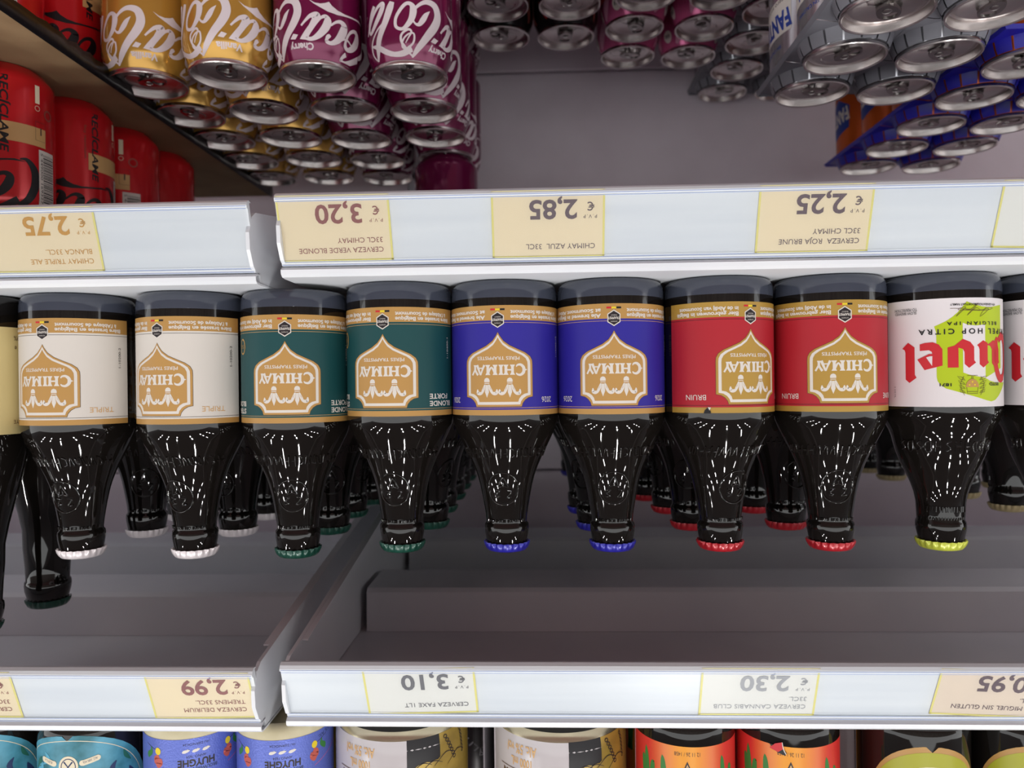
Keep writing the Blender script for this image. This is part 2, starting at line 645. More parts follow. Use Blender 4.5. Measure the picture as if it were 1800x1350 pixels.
# ================================================================== beer bottles on the middle shelf
P_ABBEY = [(0.0, 0.004), (0.022, 0.0038), (0.026, 0.0012), (0.0292, 0.0), (0.0318, 0.0010), (0.0336, 0.0034), (0.0341, 0.0070), (0.0342, 0.0095), (0.0342, 0.0840),
           (0.0340, 0.0868), (0.0335, 0.0900), (0.0320, 0.0938), (0.0293, 0.0995), (0.0264, 0.1055), (0.0236, 0.1110), (0.0208, 0.1175), (0.0186, 0.1235),
           (0.0170, 0.1295), (0.0156, 0.1365), (0.0145, 0.1430), (0.0136, 0.1490), (0.0132, 0.1530), (0.0133, 0.1540), (0.0141, 0.1548), (0.0144, 0.1565),
           (0.0143, 0.1595), (0.0135, 0.1640), (0.0128, 0.1672), (0.0, 0.1672)]
P_STEINIE = [(0.0, 0.004), (0.022, 0.0038), (0.026, 0.0012), (0.0294, 0.0), (0.0320, 0.0010), (0.0338, 0.0034), (0.0346, 0.0070), (0.0347, 0.0095), (0.0347, 0.0830),
             (0.0343, 0.0862), (0.0332, 0.0895), (0.0314, 0.0930), (0.0294, 0.0968), (0.0279, 0.1010), (0.0268, 0.1060), (0.0253, 0.1115), (0.0231, 0.1175),
             (0.0202, 0.1240), (0.0174, 0.1305), (0.0154, 0.1365), (0.0143, 0.1425), (0.0139, 0.1500), (0.0137, 0.1535), (0.0144, 0.1547), (0.0146, 0.1570),
             (0.0144, 0.1600), (0.0135, 0.1640), (0.0129, 0.1672), (0.0, 0.1672)]
P_LONG = [(0.0, 0.004), (0.021, 0.0038), (0.0245, 0.0012), (0.028, 0.0), (0.0308, 0.0012), (0.0325, 0.0040), (0.0330, 0.0080), (0.0330, 0.0960), (0.0324, 0.1030),
          (0.0305, 0.1120), (0.0272, 0.1240), (0.0235, 0.1370), (0.0200, 0.1500), (0.0174, 0.1630), (0.0158, 0.1760), (0.0147, 0.1900), (0.0141, 0.2000),
          (0.0150, 0.2012), (0.0153, 0.2040), (0.0150, 0.2075), (0.0138, 0.2120), (0.0129, 0.2150), (0.0, 0.2150)]
P_LONG = [(r_ * 0.925 if z_ < 0.17 else r_, z_) for r_, z_ in P_LONG]


def crown_cap(z, c, parent, name):
    m = mat('cap_' + name, c, 0.3, metal=0.15, spec=0.6, coat=0.4)
    b = MB().lathe([(0.0130, 0.0002), (0.0143, 0.0), (0.0141, 0.0020), (0.0134, 0.0042), (0.0124, 0.0054), (0.0100, 0.0060), (0.0, 0.0062)], 84,
                   fluted=(21, {1: 0.00085, 2: 0.00065, 3: 0.00020}))
    o = b.build('crown_cap', m, parent, angle=60)
    o.location.z = z - 0.001
    return o


def ridges(name, strokes, wd, h, rfun, parent, material):
    """Raised glass lines on a turned surface: each stroke [(u, v)] becomes a low ridge."""
    b = MB()
    for st in strokes:
        p = smooth_pts([(x, y) for x, y in st], 3) if len(st) > 2 else st
        vs, fs = [], []
        for i, (u, v) in enumerate(p):
            a = p[max(i - 1, 0)]
            c = p[min(i + 1, len(p) - 1)]
            dx, dy = c[0] - a[0], c[1] - a[1]
            d = math.hypot(dx, dy) or 1
            nx, ny = -dy / d * wd / 2, dx / d * wd / 2
            for k, hh in ((-1, -0.0002), (-0.72, h * 0.55), (-0.3, h * 0.95), (0.3, h * 0.95), (0.72, h * 0.55), (1, -0.0002)):
                uu, vv = u + nx * k, v + ny * k
                r = rfun(vv)
                ang = uu / r
                vs.append(((r + hh) * math.sin(ang), -(r + hh) * math.cos(ang), vv))
        for i in range(len(p) - 1):
            for k in range(5):
                fs.append((i * 6 + k, i * 6 + 6 + k, i * 6 + 7 + k, i * 6 + 1 + k))
        b.add(vs, fs)
    o = b.build(name, material, parent, angle=180)
    o['kind'] = 'stuff'
    return o


def abbey_relief(rfun):
    rnd = random.Random(3)
    st = []
    u = -0.036
    while u < 0.036:                                   # band of gothic letter strokes round the shoulder
        k = rnd.randrange(4)
        v0, v1 = 0.1045, 0.1100
        if k == 0:
            st += [[(u, v0), (u, v1)], [(u, v1), (u + 0.0022, v1 - 0.0008), (u + 0.0026, v0 + 0.0006)]]
        elif k == 1:
            st += [[(u, v0), (u + 0.0004, v1 + 0.001)], [(u, v0 + 0.003), (u + 0.0024, v0 + 0.0034)]]
        elif k == 2:
            st += [[(u + 0.002, v1), (u, v1 - 0.001), (u + 0.0002, v0 + 0.001), (u + 0.0022, v0)]]
        else:
            st += [[(u, v1), (u + 0.0012, v0), (u + 0.0024, v1)]]
        u += 0.0040
    cv = 0.1305
    n = 22
    st.append([(0.0098 * math.cos(2 * PI * i / n), cv + 0.0104 * math.sin(2 * PI * i / n)) for i in range(n + 1)])
    # seal: a curl to each side of a bunch of grapes
    st += [[(-0.0052, cv + 0.0052), (-0.0024, cv + 0.0058), (-0.0040, cv + 0.0034), (-0.0050, cv + 0.0014), (-0.0024, cv + 0.0010)],
           [(0.0050, cv + 0.0056), (0.0024, cv + 0.0050), (0.0044, cv + 0.0034), (0.0022, cv + 0.0014), (0.0048, cv + 0.0010)],
           [(-0.0030, cv - 0.0008), (0.0, cv - 0.0018), (0.0030, cv - 0.0008)], [(-0.0030, cv - 0.0010), (-0.0016, cv - 0.0046), (0.0, cv - 0.0074)],
           [(0.0030, cv - 0.0010), (0.0016, cv - 0.0046), (0.0, cv - 0.0074)], [(0.0, cv - 0.0018), (0.0, cv - 0.0040)]]
    u = -0.0130
    while u < 0.0130:                                  # small line of moulded marks above the neck ring
        st.append([(u, 0.1508), (u + rnd.uniform(-0.0003, 0.0006), 0.1524)])
        u += rnd.choice((0.0010, 0.0013, 0.0022))
    return st


def steinie_relief(rfun):
    rnd = random.Random(9)
    st = []
    u = -0.030
    while u < 0.030:
        v0, v1 = 0.1025, 0.1085
        k = rnd.randrange(3)
        if k == 0:
            st += [[(u, v0), (u, v1)], [(u + 0.0026, v0), (u + 0.0026, v1)], [(u, (v0 + v1) / 2), (u + 0.0026, (v0 + v1) / 2)]]
        elif k == 1:
            st += [[(u, v0), (u + 0.0030, v0 + 0.001), (u + 0.0026, v1), (u, v1), (u, v0)]]
        else:
            st += [[(u + 0.0026, v1), (u, v1 - 0.0015), (u + 0.0026, v0 + 0.0015), (u, v0)]]
        u += 0.0054
    u = -0.012
    while u < 0.012:
        st += [[(u, 0.1440), (u + rnd.uniform(-0.0006, 0.0008), 0.1475)], [(u, 0.1508), (u + 0.0003, 0.1524)]]
        u += 0.0017
    return st


# ---- the printed labels
SHIELD = [(0.0, 0.0165), (0.0012, 0.0188), (0.0034, 0.0218), (0.0072, 0.0246), (0.0120, 0.0268), (0.0170, 0.0290), (0.0200, 0.0312), (0.0213, 0.0336), (0.0215, 0.0360),
          (0.0215, 0.0556), (0.0186, 0.0562), (0.0164, 0.0576), (0.0148, 0.0596), (0.0142, 0.0617)]


def mirror(half):
    return half + [(-x, y) for x, y in reversed(half) if x > 1e-9]


def scaled(pts, sx, sy, c=(0, 0.040)):
    return [(c[0] + (x - c[0]) * sx, c[1] + (y - c[1]) * sy) for x, y in pts]


def stem(u, v0, v1, wd, fl=1.9):
    """A letter stem that flares at both ends."""
    a, m = wd / 2, (v0 + v1) / 2
    return [(u - a * fl, v0), (u + a * fl, v0), (u + a, v0 + (v1 - v0) * 0.22), (u + a, v1 - (v1 - v0) * 0.22), (u + a * fl, v1), (u - a * fl, v1),
            (u - a, v1 - (v1 - v0) * 0.22), (u - a, v0 + (v1 - v0) * 0.22)]


def abbey_word(p, v0, h, half, c):
    """The six broad flared capitals across the shield."""
    s = half / 0.016
    v1 = v0 + h
    vm = v0 + h / 2
    w_ = 0.0017 * s
    L = lambda *q: p.ribbon([(a * s, v0 + b * h, d * 0.001 * s) for a, b, d in q], c, 2, 5)
    L((-0.0112, .80, .5), (-0.0118, .95, 1.1), (-0.0138, 1.0, 1.5), (-0.0156, .78, 1.9), (-0.0160, .5, 2.0), (-0.0156, .22, 1.9), (-0.0138, 0.0, 1.5), (-0.0118, .05, 1.1), (-0.0112, .22, .5))
    p.poly([(-0.0170 * s, vm - 0.0006), (-0.0182 * s, vm), (-0.0170 * s, vm + 0.0006)], c, 2)
    for u in (-0.0088, -0.0048, -0.0018, 0.0018):
        p.poly(stem(u * s, v0, v1, w_), c, 2)
    p.rect(-0.0088 * s, -0.0048 * s, vm - 0.0004, vm + 0.0005, c, 2)
    p.poly(stem(0.0064 * s, v0, v1, w_), c, 2)
    L((0.0018, .95, 1.2), (0.0041, .25, 1.0), (0.0064, .95, 1.2))
    L((0.0086, 0.0, 1.5), (0.0100, .5, 1.1), (0.0112, 1.0, 1.0))
    L((0.0112, 1.0, 1.0), (0.0124, .5, 1.4), (0.0136, 0.0, 1.7))
    p.rect(0.0095 * s, 0.0128 * s, v0 + h * 0.26, v0 + h * 0.38, c, 2)
    L((0.0130, 1.0, 1.5), (0.0142, .72, 1.3), (0.0150, .45, 1.2))
    L((0.0170, 1.0, 1.1), (0.0160, .72, 1.1), (0.0150, .45, 1.2))
    L((0.0150, .5, 1.5), (0.0150, .2, 1.4), (0.0150, 0.0, 2.2))


def fleur(p, u, v0, v1, c, half=0.0062):
    """A lily: spear, two curled petals, a band and a rounded foot."""
    h = v1 - v0
    p.poly(mirror([(0.0, v1), (0.0013, v1 - h * 0.28), (0.0008, v1 - h * 0.62), (0.0, v1 - h * 0.64)]) and
           [(u + x, y) for x, y in mirror([(0.0, v1), (0.0013, v1 - h * 0.28), (0.0007, v1 - h * 0.64)])], c, 2)
    for s in (-1, 1):
        p.ribbon([(u + s * 0.0012, v1 - h * 0.66, 0.0008), (u + s * 0.0018, v1 - h * 0.42, 0.0010), (u + s * half * 0.62, v1 - h * 0.22, 0.0018), (u + s * half * 0.95, v1 - h * 0.24, 0.0021),
                  (u + s * half, v1 - h * 0.42, 0.0006)], c, 2, 5)
        p.ribbon([(u + s * 0.0016, v1 - h * 0.64, 0.0004), (u + s * 0.0026, v1 - h * 0.46, 0.0005), (u + s * half * 0.55, v1 - h * 0.34, 0.0005)], c, 2, 4)
    p.rect(u - 0.0016, u + 0.0016, v1 - h * 0.74, v1 - h * 0.70, c, 2)
    p.poly([(u - 0.0017, v1 - h * 0.78), (u - 0.0017, v1 - h * 0.88), (u - 0.0012, v1 - h * 0.96), (u, v1 - h), (u + 0.0012, v1 - h * 0.96), (u + 0.0017, v1 - h * 0.88), (u + 0.0017, v1 - h * 0.78)], c, 2)


def abbey_label(kind, parent, rfun, z0=0.0165):
    R = 0.0342
    W, H = 0.0530, 0.0670
    paper = {'white': (213, 207, 199), 'green': (22, 71, 73), 'blue': (44, 36, 146), 'red': (172, 34, 46)}[kind]
    gold = 'gold2' if kind == 'red' else 'gold'
    fg = {'white': 'tan', 'green': 'white', 'blue': 'white', 'red': 'white'}[kind]
    mp0 = wrap(lambda v: R, R, 0.00014)
    mp = lambda u, v, l: mp0(u, v + z0, l)
    b = MB()
    n = 40
    rows = [0.0, 0.0092, 0.0636, H]
    vs, fs = [], []
    for v in rows:
        for i in range(n + 1):
            a = (-W + 2 * W * i / n) / R
            vs.append(((R + 0.00012) * math.sin(a), -(R + 0.00012) * math.cos(a), v + z0))
    for k in range(3):
        for i in range(n):
            b.add([vs[k * (n + 1) + i], vs[k * (n + 1) + i + 1], vs[(k + 1) * (n + 1) + i + 1], vs[(k + 1) * (n + 1) + i]], [(0, 1, 2, 3)], 1 if k != 1 else 0)
    me_paper = mat('paper_' + kind, paper, 0.5, spec=0.35, bump=(900, 0.04))
    lab = b.build('label', [me_paper, mat('paper_gold_' + gold, PRINT[gold], 0.42, metal=0.15)], parent)
    bm = bmesh.new()
    bm.from_mesh(lab.data)
    bmesh.ops.remove_doubles(bm, verts=bm.verts, dist=1e-6)
    bmesh.ops.recalc_face_normals(bm, faces=bm.faces)
    bm.to_mesh(lab.data)
    bm.free()
    lab.data.shade_smooth()
    e = Print()
    sh = mirror(SHIELD)
    e.poly(scaled(sh, 1.012, 1.012), 'ink' if kind == 'white' else 'darkbrown', 1)
    e.poly(sh, gold, 2)
    e.poly(scaled(sh, 0.935, 0.945), 'white', 3)
    e.poly(scaled(sh, 0.85, 0.868), gold, 4)
    e2 = Print()
    abbey_word(e2, 0.0362, 0.0062, 0.0158, 'white')
    e2.text('PÈRES TRAPPISTES', 0, 0.0312, 0.0021, 'white', 2, width=0.0262, bold=0.02)
    fleur(e2, -0.0070, 0.0440, 0.0562, 'white')
    fleur(e2, 0.0070, 0.0440, 0.0562, 'white')
    for q, c, l in e2.items:
        e.items.append((q, c, l + 3))
    e.build('emblem', lab, mp)
    t = Print(box=(-W, W, 0, H))
    lc = 'ink' if kind in ('white', 'red') else 'tan'
    for v in (0.0104, 0.0624):
        t.rect(-W, W, v, v + 0.00022, lc, 1)
    # bottom band: two lines each side, flag and hexagon between
    left = {'white': ('Bière brassée en Belgique', "à l'Abbaye de Scourmont"), 'green': ('Bière brassée en Belgique', "à l'Abbaye de Scourmont"),
            'blue': ('Bière brassée en Belgique', "à l'Abbaye de Scourmont"), 'red': ('Bière brassée en Belgique', "à l'Abbaye de Scourmont")}[kind]
    right = ('Ale brewed in Belgium', 'at Scourmont Abbey') if kind == 'blue' else ('Bier gebrouwen in België', 'in de Abdij van Scourmont')
    for k, s in enumerate(left):
        t.text(s, -0.0078, 0.0062 - 0.0031 * k, 0.0024, 'white', 2, width=0.0390 if k == 0 else 0.0360, align='R', bold=0.04)
    for k, s in enumerate(right):
        t.text(s, 0.0078, 0.0062 - 0.0031 * k, 0.0024, 'white', 2, width=0.0390 - 0.002 * k, align='L', bold=0.04)
    for k, c in enumerate(('black', 'yellow', 'red')):
        t.rect(-0.0044 + k * 0.00293, -0.0044 + (k + 1) * 0.00293, 0.0020, 0.0031, c, 2)
    hexa = [(0.0050 * math.cos(PI / 6 + k * PI / 3) * 0.9, 0.0088 + 0.0050 * math.sin(PI / 6 + k * PI / 3)) for k in range(6)]
    t.poly(hexa, 'white', 2)
    t.poly(scaled(hexa, 0.86, 0.86, (0, 0.0088)), 'ink', 3)
    t.text('AUTHENTIC', 0, 0.0106, 0.0007, 'white', 4, width=0.0040)
    t.text('TRAPPIST', 0, 0.0081, 0.0015, 'white', 4, width=0.0070, bold=0.03)
    t.text('PRODUCT', 0, 0.0068, 0.0007, 'white', 4, width=0.0036)
    code = {'white': '1-10200-2', 'green': '1-10400-1', 'blue': '1-10305-10', 'red': '1-10100-3'}[kind]
    t.text(code, -W + 0.0060, 0.0245, 0.0018, 'ink' if kind == 'white' else 'white', 2, width=0.0130, rot=-PI / 2)
    if kind == 'white':
        t.text('TRIPLE', -0.0340, 0.0562, 0.0034, 'tan', 2, width=0.0145)
    elif kind == 'green':
        t.text('BLONDE', -0.0390, 0.0580, 0.0032, fg, 2, width=0.0195, bold=0.03)
        t.text('FORTE', -0.0372, 0.0535, 0.0032, fg, 2, width=0.0160, bold=0.03)
        t.text('STERK', 0.0385, 0.0580, 0.0032, fg, 2, width=0.0160, bold=0.03)
        t.text('BLOND', 0.0385, 0.0535, 0.0032, fg, 2, width=0.0160, bold=0.03)
        t.ring(0.0350, 0.0190, 0.0036, 0.0046, 0.0010, 'gold', 2)
        t.text('150', 0.0350, 0.0178, 0.0026, 'gold', 2, width=0.0040)
    elif kind == 'blue':
        t.text('2026', -0.0330, 0.0560, 0.0036, fg, 2, width=0.0090)
        t.text('2026', 0.0330, 0.0560, 0.0036, fg, 2, width=0.0090)
    else:
        t.text('BRUIN', 0.0340, 0.0560, 0.0034, fg, 2, width=0.0130)
        t.text('BRUNE', -0.0340, 0.0560, 0.0034, fg, 2, width=0.0130)
    t.build('lettering', lab, mp)
    return lab


CAPC = {'white': (232, 224, 226), 'green': (8, 70, 56), 'blue': (38, 36, 160), 'red': (176, 22, 36), 'lime': (196, 204, 70), 'beige': (176, 158, 116)}
F_ABBEY = interp(P_ABBEY)
F_ST = interp(P_STEINIE)
F_LONG = interp(P_LONG)


M_FOOT = mat('foot_shelf_light', (60, 64, 76), 0.12, spec=0.6)  # opaque; light from the shelf through the glass is put into this colour


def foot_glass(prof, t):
    """The thick foot of the bottle, below the beer: opaque, with the shelf light seen through the glass put into its colour."""
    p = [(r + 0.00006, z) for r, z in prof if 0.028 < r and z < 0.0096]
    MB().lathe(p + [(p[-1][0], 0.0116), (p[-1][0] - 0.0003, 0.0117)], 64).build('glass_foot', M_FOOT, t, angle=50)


def abbey_bottle(kind, label, loc, rz):
    t = thing('beer_bottle', label, 'beer bottle', loc, rz, 'dark beer bottles on the middle shelf')
    g = MB().lathe(P_ABBEY, 64).build('glass_body', M_GLASS, t, angle=50)
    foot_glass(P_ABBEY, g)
    ridges('moulded_relief', abbey_relief(F_ABBEY), 0.0014, 0.0009, F_ABBEY, g, M_GLASS)
    crown_cap(0.1672, CAPC[kind], t, kind)
    abbey_label(kind, t, F_ABBEY)
    return t


FRONT = {  # x, degrees the shield turns to the photo's left of the eye's line
    't1': ('white', 0.3077, 36, 'L'), 't2': ('white', 0.2306, 37, 'L'), 'g1': ('green', 0.1618, 11, 'L'), 'g2': ('green', 0.0926, 18, 'R'),
    'b1': ('blue', 0.0241, 7, 'R'), 'b2': ('blue', -0.0444, -4, 'R'), 'r1': ('red', -0.1134, -34, 'R'), 'r2': ('red', -0.1835, -16, 'R')}
FL = {'t1': 'white labelled dark bottle in the front rank beside the cream label', 't2': 'white labelled dark bottle in the front rank beside the green labels',
      'g1': 'green labelled dark bottle in front, standing across the gap between shelves', 'g2': 'green labelled dark bottle in front, beside the blue labelled bottles',
      'b1': 'blue labelled dark bottle in front, beside the green labelled bottle', 'b2': 'blue labelled dark bottle in front, beside the red labelled bottle',
      'r1': 'red labelled dark bottle in front with a torn label edge, beside the blue label', 'r2': 'red labelled dark bottle in front beside the lime capped bottle'}
FILES = {'t1': 'by the picture edge', 't2': 'next to the green caps', 'g1': 'on the bay gap', 'g2': 'next to the blue caps', 'b2': 'next to the red caps',
         'r1': 'next to the blue caps', 'r2': 'next to the lime cap'}
protos = {}
for k, (kind, x, rel, side) in FRONT.items():
    z = (ZL if side == 'L' else ZR)['mid'] + E
    loc, rz = (x, 0.5, z), face(x, 0.5, rel)
    if kind not in protos:
        protos[kind] = abbey_bottle(kind, FL[k], loc, rz)
    else:
        dup(protos[kind], loc, rz, FL[k])
for ob in list(col.objects):
    if ob.get('label') == FL['r1']:
        tp = Print()
        tp.poly([(0.0248, 0.0660), (0.0264, 0.0636), (0.0282, 0.0652), (0.0290, 0.0672), (0.0246, 0.0672)], 'black', 8)
        tp.poly([(0.0246, 0.0636), (0.0264, 0.0634), (0.0255, 0.0654)], 'white', 9)
        tp.build('torn_edge', ob, lambda u, v, l: wrap(lambda q: 0.0342, 0.0342, 0.00014)(u, v + 0.0165, l))
ORD = ['first', 'second', 'third', 'fourth', 'fifth', 'sixth', 'seventh', 'eighth']
BACKROWS = {'t1': [(0.2995, 0.569), (0.304, 0.639)], 't2': [(0.2305, 0.571), (0.2338, 0.641), (0.231, 0.712)],
            'g1': [(0.1612, 0.577), (0.1640, 0.647), (0.1610, 0.716)],
            'g2': [(0.0860, 0.578), (0.0874, 0.648), (0.0876, 0.719), (0.0890, 0.790), (0.0896, 0.860)],
            'b2': [(-0.0385, 0.569), (-0.0345, 0.640), (-0.0351, 0.900)],
            'r1': [(-0.1077, 0.569), (-0.1037, 0.640), (-0.0945, 0.709)],
            'r2': [(-0.1770, 0.569), (-0.1730, 0.640)]}
for k, spots in BACKROWS.items():
    kind, fx, rel, side = FRONT[k]
    z = (ZL if side == 'L' else ZR)['mid'] + E
    for i, (x, y) in enumerate(spots):
        dup(protos[kind], (x, y, z), random.uniform(-1.2, 1.2),
            f'{kind} capped dark bottle, {ORD[i + 1]} from front in the file {FILES[k]}')

# ---- the squat bottle with the white and lime label
def squat_label(parent):
    R = 0.0347
    z0, W, H = 0.0165, 0.0430, 0.0648
    b = MB()
    n = 32
    for i in range(n):
        a0, a1 = [(-W + 2 * W * (i + d) / n) / R for d in (0, 1)]
        r = R + 0.00012
        b.add([(r * math.sin(a), -r * math.cos(a), v + z0) for a, v in ((a0, 0), (a1, 0), (a1, H), (a0, H))], [(0, 1, 2, 3)])
    lab = b.build('label', mat('paper_squat', (222, 216, 218), 0.5, spec=0.35), parent)
    bm = bmesh.new()
    bm.from_mesh(lab.data)
    bmesh.ops.remove_doubles(bm, verts=bm.verts, dist=1e-6)
    bmesh.ops.recalc_face_normals(bm, faces=bm.faces)
    bm.to_mesh(lab.data)
    bm.free()
    lab.data.shade_smooth()
    mp0 = wrap(lambda v: R, R, 0.00014)
    mp = lambda u, v, l: mp0(u, v + z0, l)

    def q(px, py):      # a point read off the photograph's label, unrolled to label metres
        s = max(-0.99, min(0.99, (px - 1650) / 106))
        return (-(math.asin(s) - math.radians(18)) * R, (py - 530) * 0.000336)
    def z(*pts):        # the same, from an enlargement of the label
        return [q(1560 + x / 6.43, 525 + y / 6.43) for x, y in pts]
    e = Print(box=(-W, W, 0, H))
    e.poly(z((535, 350), (600, 322), (660, 292), (720, 250), (775, 200), (830, 130), (870, 76), (940, 108), (1020, 132), (1100, 142), (1217, 105), (1214, 600), (1214, 832), (1140, 885), (1050, 945), (1100, 980), (1160, 1000),
             (1250, 1000), (1225, 1080), (1190, 1150), (1150, 1200), (1110, 1215), (1060, 1200), (870, 1132), (650, 1062), (595, 1022), (565, 975), (557, 930), (557, 420)), 'lime', 1)
    e.poly(z((826, 318), (880, 342), (960, 350), (1052, 338), (1052, 944), (960, 925), (890, 908), (826, 882)), 'paperwhite', 2)
    # the name: heavy broken letters
    e.poly(z((262, 525), (330, 582), (330, 900), (348, 935), (272, 995), (232, 955), (232, 640), (224, 610), (198, 592)), 'red', 3)
    e.poly(z((385, 550), (440, 535), (520, 530), (580, 558), (618, 612), (618, 800), (432, 848), (358, 725), (480, 664), (515, 664), (510, 640), (480, 620), (385, 625)), 'red', 3)
    e.poly(z((450, 702), (490, 690), (515, 690), (511, 802)), 'paperwhite', 4)
    e.poly(z((670, 595), (740, 575), (825, 500), (900, 535), (938, 590), (938, 745), (955, 770), (885, 830), (840, 785), (840, 650), (825, 615), (780, 600), (780, 825), (670, 825)), 'red', 3)
    e.poly(z((968, 572), (1030, 518), (1072, 545), (1080, 565), (1135, 515), (1180, 560), (1190, 620), (1190, 740), (1195, 770), (1150, 825), (1120, 780), (1120, 620), (1100, 580), (1075, 575), (1075, 745), (1088, 770),
             (1030, 828), (992, 790), (992, 620), (985, 595)), 'red', 3)
    e.ribbon([(-0.0262, 0.0235, 0.002), (-0.0246, 0.0285, 0.0042), (-0.0246, 0.0400, 0.0042), (-0.0290, 0.0480, 0.0050), (-0.0350, 0.0470, 0.004)], 'red', 3, 4)
    e.ribbon([(-0.0275, 0.0255, 0.003), (-0.0330, 0.0225, 0.0050), (-0.0380, 0.0280, 0.0050), (-0.0380, 0.0400, 0.0040), (-0.0340, 0.0475, 0.003)], 'red', 3, 4)
    e.build('emblem', lab, mp)
    t = Print(box=(-W, W, 0, H))

    def tx(word, x0, x1, y0, y1, c, bold=0.0, spacing=1.0):
        (ua, va), (ub_, vb) = z((x0, y0), (x1, y1))
        t.text(word, (ua + ub_) / 2, va, vb - va, c, 5, width=abs(ua - ub_), bold=bold, spacing=spacing)
    tx('TRIPEL HOP CITRA', 375, 1300, 385, 446, 'black', 0.03, 1.5)
    tx('BELGIAN IPA', 665, 1168, 305, 345, 'black', 0.02, 1.5)
    tx('4TH GENERATION MOORTGAT FAMILY', 700, 1155, 98, 122, 'black', 0.03)
    tx('SLOW BREWED', 125, 355, 168, 200, 'grey', 0.03)
    tx('TO PERFECTION', 122, 362, 128, 160, 'grey', 0.03)
    tx('1871', 585, 706, 1004, 1038, 'black', 0.04)
    tx('ESTD', 1088, 1182, 1000, 1034, 'black', 0.04)
    sig = [(700, 152), (820, 158), (1040, 180), (1130, 150), (1060, 150), (1000, 250), (1090, 160), (1010, 175), (960, 150), (870, 235), (985, 95), (900, 170), (830, 165), (760, 245), (860, 140), (780, 170), (1000, 182)]
    t.ribbon([(u, v, 0.00022) for u, v in z(*sig)], 'darkbrown', 5, 5)
    barrel = z(*[(915 + 66 * math.cos(a), 1048 - 92 * math.sin(a)) for a in [PI * k / 12 for k in range(13)]])
    t.poly(barrel, 'gold', 5)
    for x, y in ((885, 1022), (940, 1022), (915, 988)):
        (u, v), = z((x, y))
        t.disc(u, v, 0.0005, 0.0005, 'yellow', 6, 10)

    def ln(*pts):
        t.ribbon([(u, v, 0.00024) for u, v in z(*pts)], 'darkbrown', 6, 1)
    ln((858, 1050), (864, 1122), (966, 1122), (972, 1050))
    ln((864, 1100), (966, 1100))
    ln((862, 918), (968, 918))
    ln((908, 925), (908, 958))
    ln((922, 925), (922, 958))
    for s_ in (-1, 1):
        for k in range(4):
            y = 930 + 48 * k
            ln((915 + s_ * 70, y + 40), (915 + s_ * 120, y + 30), (915 + s_ * (150 - 8 * k), y - 6), (915 + s_ * 105, y + 6), (915 + s_ * 78, y + 30))
        ln((915 + s_ * 85, 925), (915 + s_ * 118, 1000), (915 + s_ * 110, 1080), (915 + s_ * 80, 1140))
    t.text('0 330 ML', W - 0.0055, 0.0560, 0.0012, 'grey', 5, width=0.0070, rot=PI / 2)
    t.build('lettering', lab, mp)
    return lab


def squat_bottle(label, loc, rz, cap):
    t = thing('beer_bottle', label, 'beer bottle', loc, rz, 'dark beer bottles on the middle shelf')
    g = MB().lathe(P_STEINIE, 64).build('glass_body', M_GLASS, t, angle=50)
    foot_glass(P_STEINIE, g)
    ridges('moulded_relief', steinie_relief(F_ST), 0.0011, 0.0006, F_ST, g, M_GLASS)
    crown_cap(0.1672, CAPC[cap], t, cap)
    squat_label(t)
    return t


zm = ZR['mid'] + E
sq = squat_bottle('squat dark bottle with lime cap and white label, wholly in the picture', (-0.2528, 0.5, zm), face(-0.2528, 0.5, -18), 'lime')
dup(sq, (-0.3260, 0.502, zm), face(-0.326, 0.502, -10), 'squat dark bottle with white label, cut by the picture edge beside the lime capped one')
bg = None
for i, (x, y) in enumerate([(-0.3780, 0.640), (-0.3785, 0.710), (-0.3725, 0.838), (-0.3770, 0.908), (-0.4450, 0.770)]):
    lb = ['front one of the beige capped bottles behind the squat white labels', 'second beige capped bottle in the file behind the squat white labels',
          'third beige capped bottle in the file behind the squat white labels', 'deepest beige capped bottle in the file behind the squat white labels',
          'beige capped bottle standing alone beside the beige file near the picture edge'][i]
    if bg is None:
        bg = squat_bottle(lb, (x, y, zm), 2.4, 'beige')
    else:
        dup(bg, (x, y, zm), 2.4 + i, lb)


# ---- long-neck bottles at the picture edge
def long_bottle(label, loc, rz):
    t = thing('beer_bottle', label, 'beer bottle', loc, rz, 'dark beer bottles on the middle shelf')
    MB().lathe(P_LONG, 64).build('glass_body', M_GLASS, t, angle=50)
    c = crown_cap(0.2150, CAPC['green'], t, 'green')
    R, z0, W, H = 0.030525, 0.0205, 0.0400, 0.0690
    mp0 = wrap(lambda v: R, R, 0.00014)
    mp = lambda u, v, l: mp0(u, v + z0, l)
    p = Print()
    rc = 0.006
    o = []
    for cx_, cy_, a0 in ((W - rc, H - rc, 0), (-W + rc, H - rc, PI / 2), (-W + rc, rc, PI), (W - rc, rc, 1.5 * PI)):
        o += [(cx_ + rc * math.cos(a0 + k * PI / 12), cy_ + rc * math.sin(a0 + k * PI / 12)) for k in range(7)]
    p.poly(o, mat('paper_long', (206, 188, 132), 0.5), 1)
    lab = p.build('label', t, mp)
    q = Print()
    q.text('ABBAYE', -0.0270, 0.0600, 0.0026, 'darkbrown', 3, width=0.0135)
    q.text('33 cl e', -0.0270, 0.0120, 0.0032, 'darkbrown', 3, width=0.0110)
    q.text('Alc. 9%', -0.0270, 0.0055, 0.0032, 'darkbrown', 3, width=0.0120)
    q.build('lettering', lab, mp)
    return t


zl = ZL['mid'] + E
lg = long_bottle('tall long necked dark bottle with cream label at the picture edge', (0.3724, 0.4900, zl), face(0.3724, 0.49, -4))
dup(lg, (0.3655, 0.5520, zl), 1.9, 'tall long necked bottle with green cap standing behind the cream labelled one')

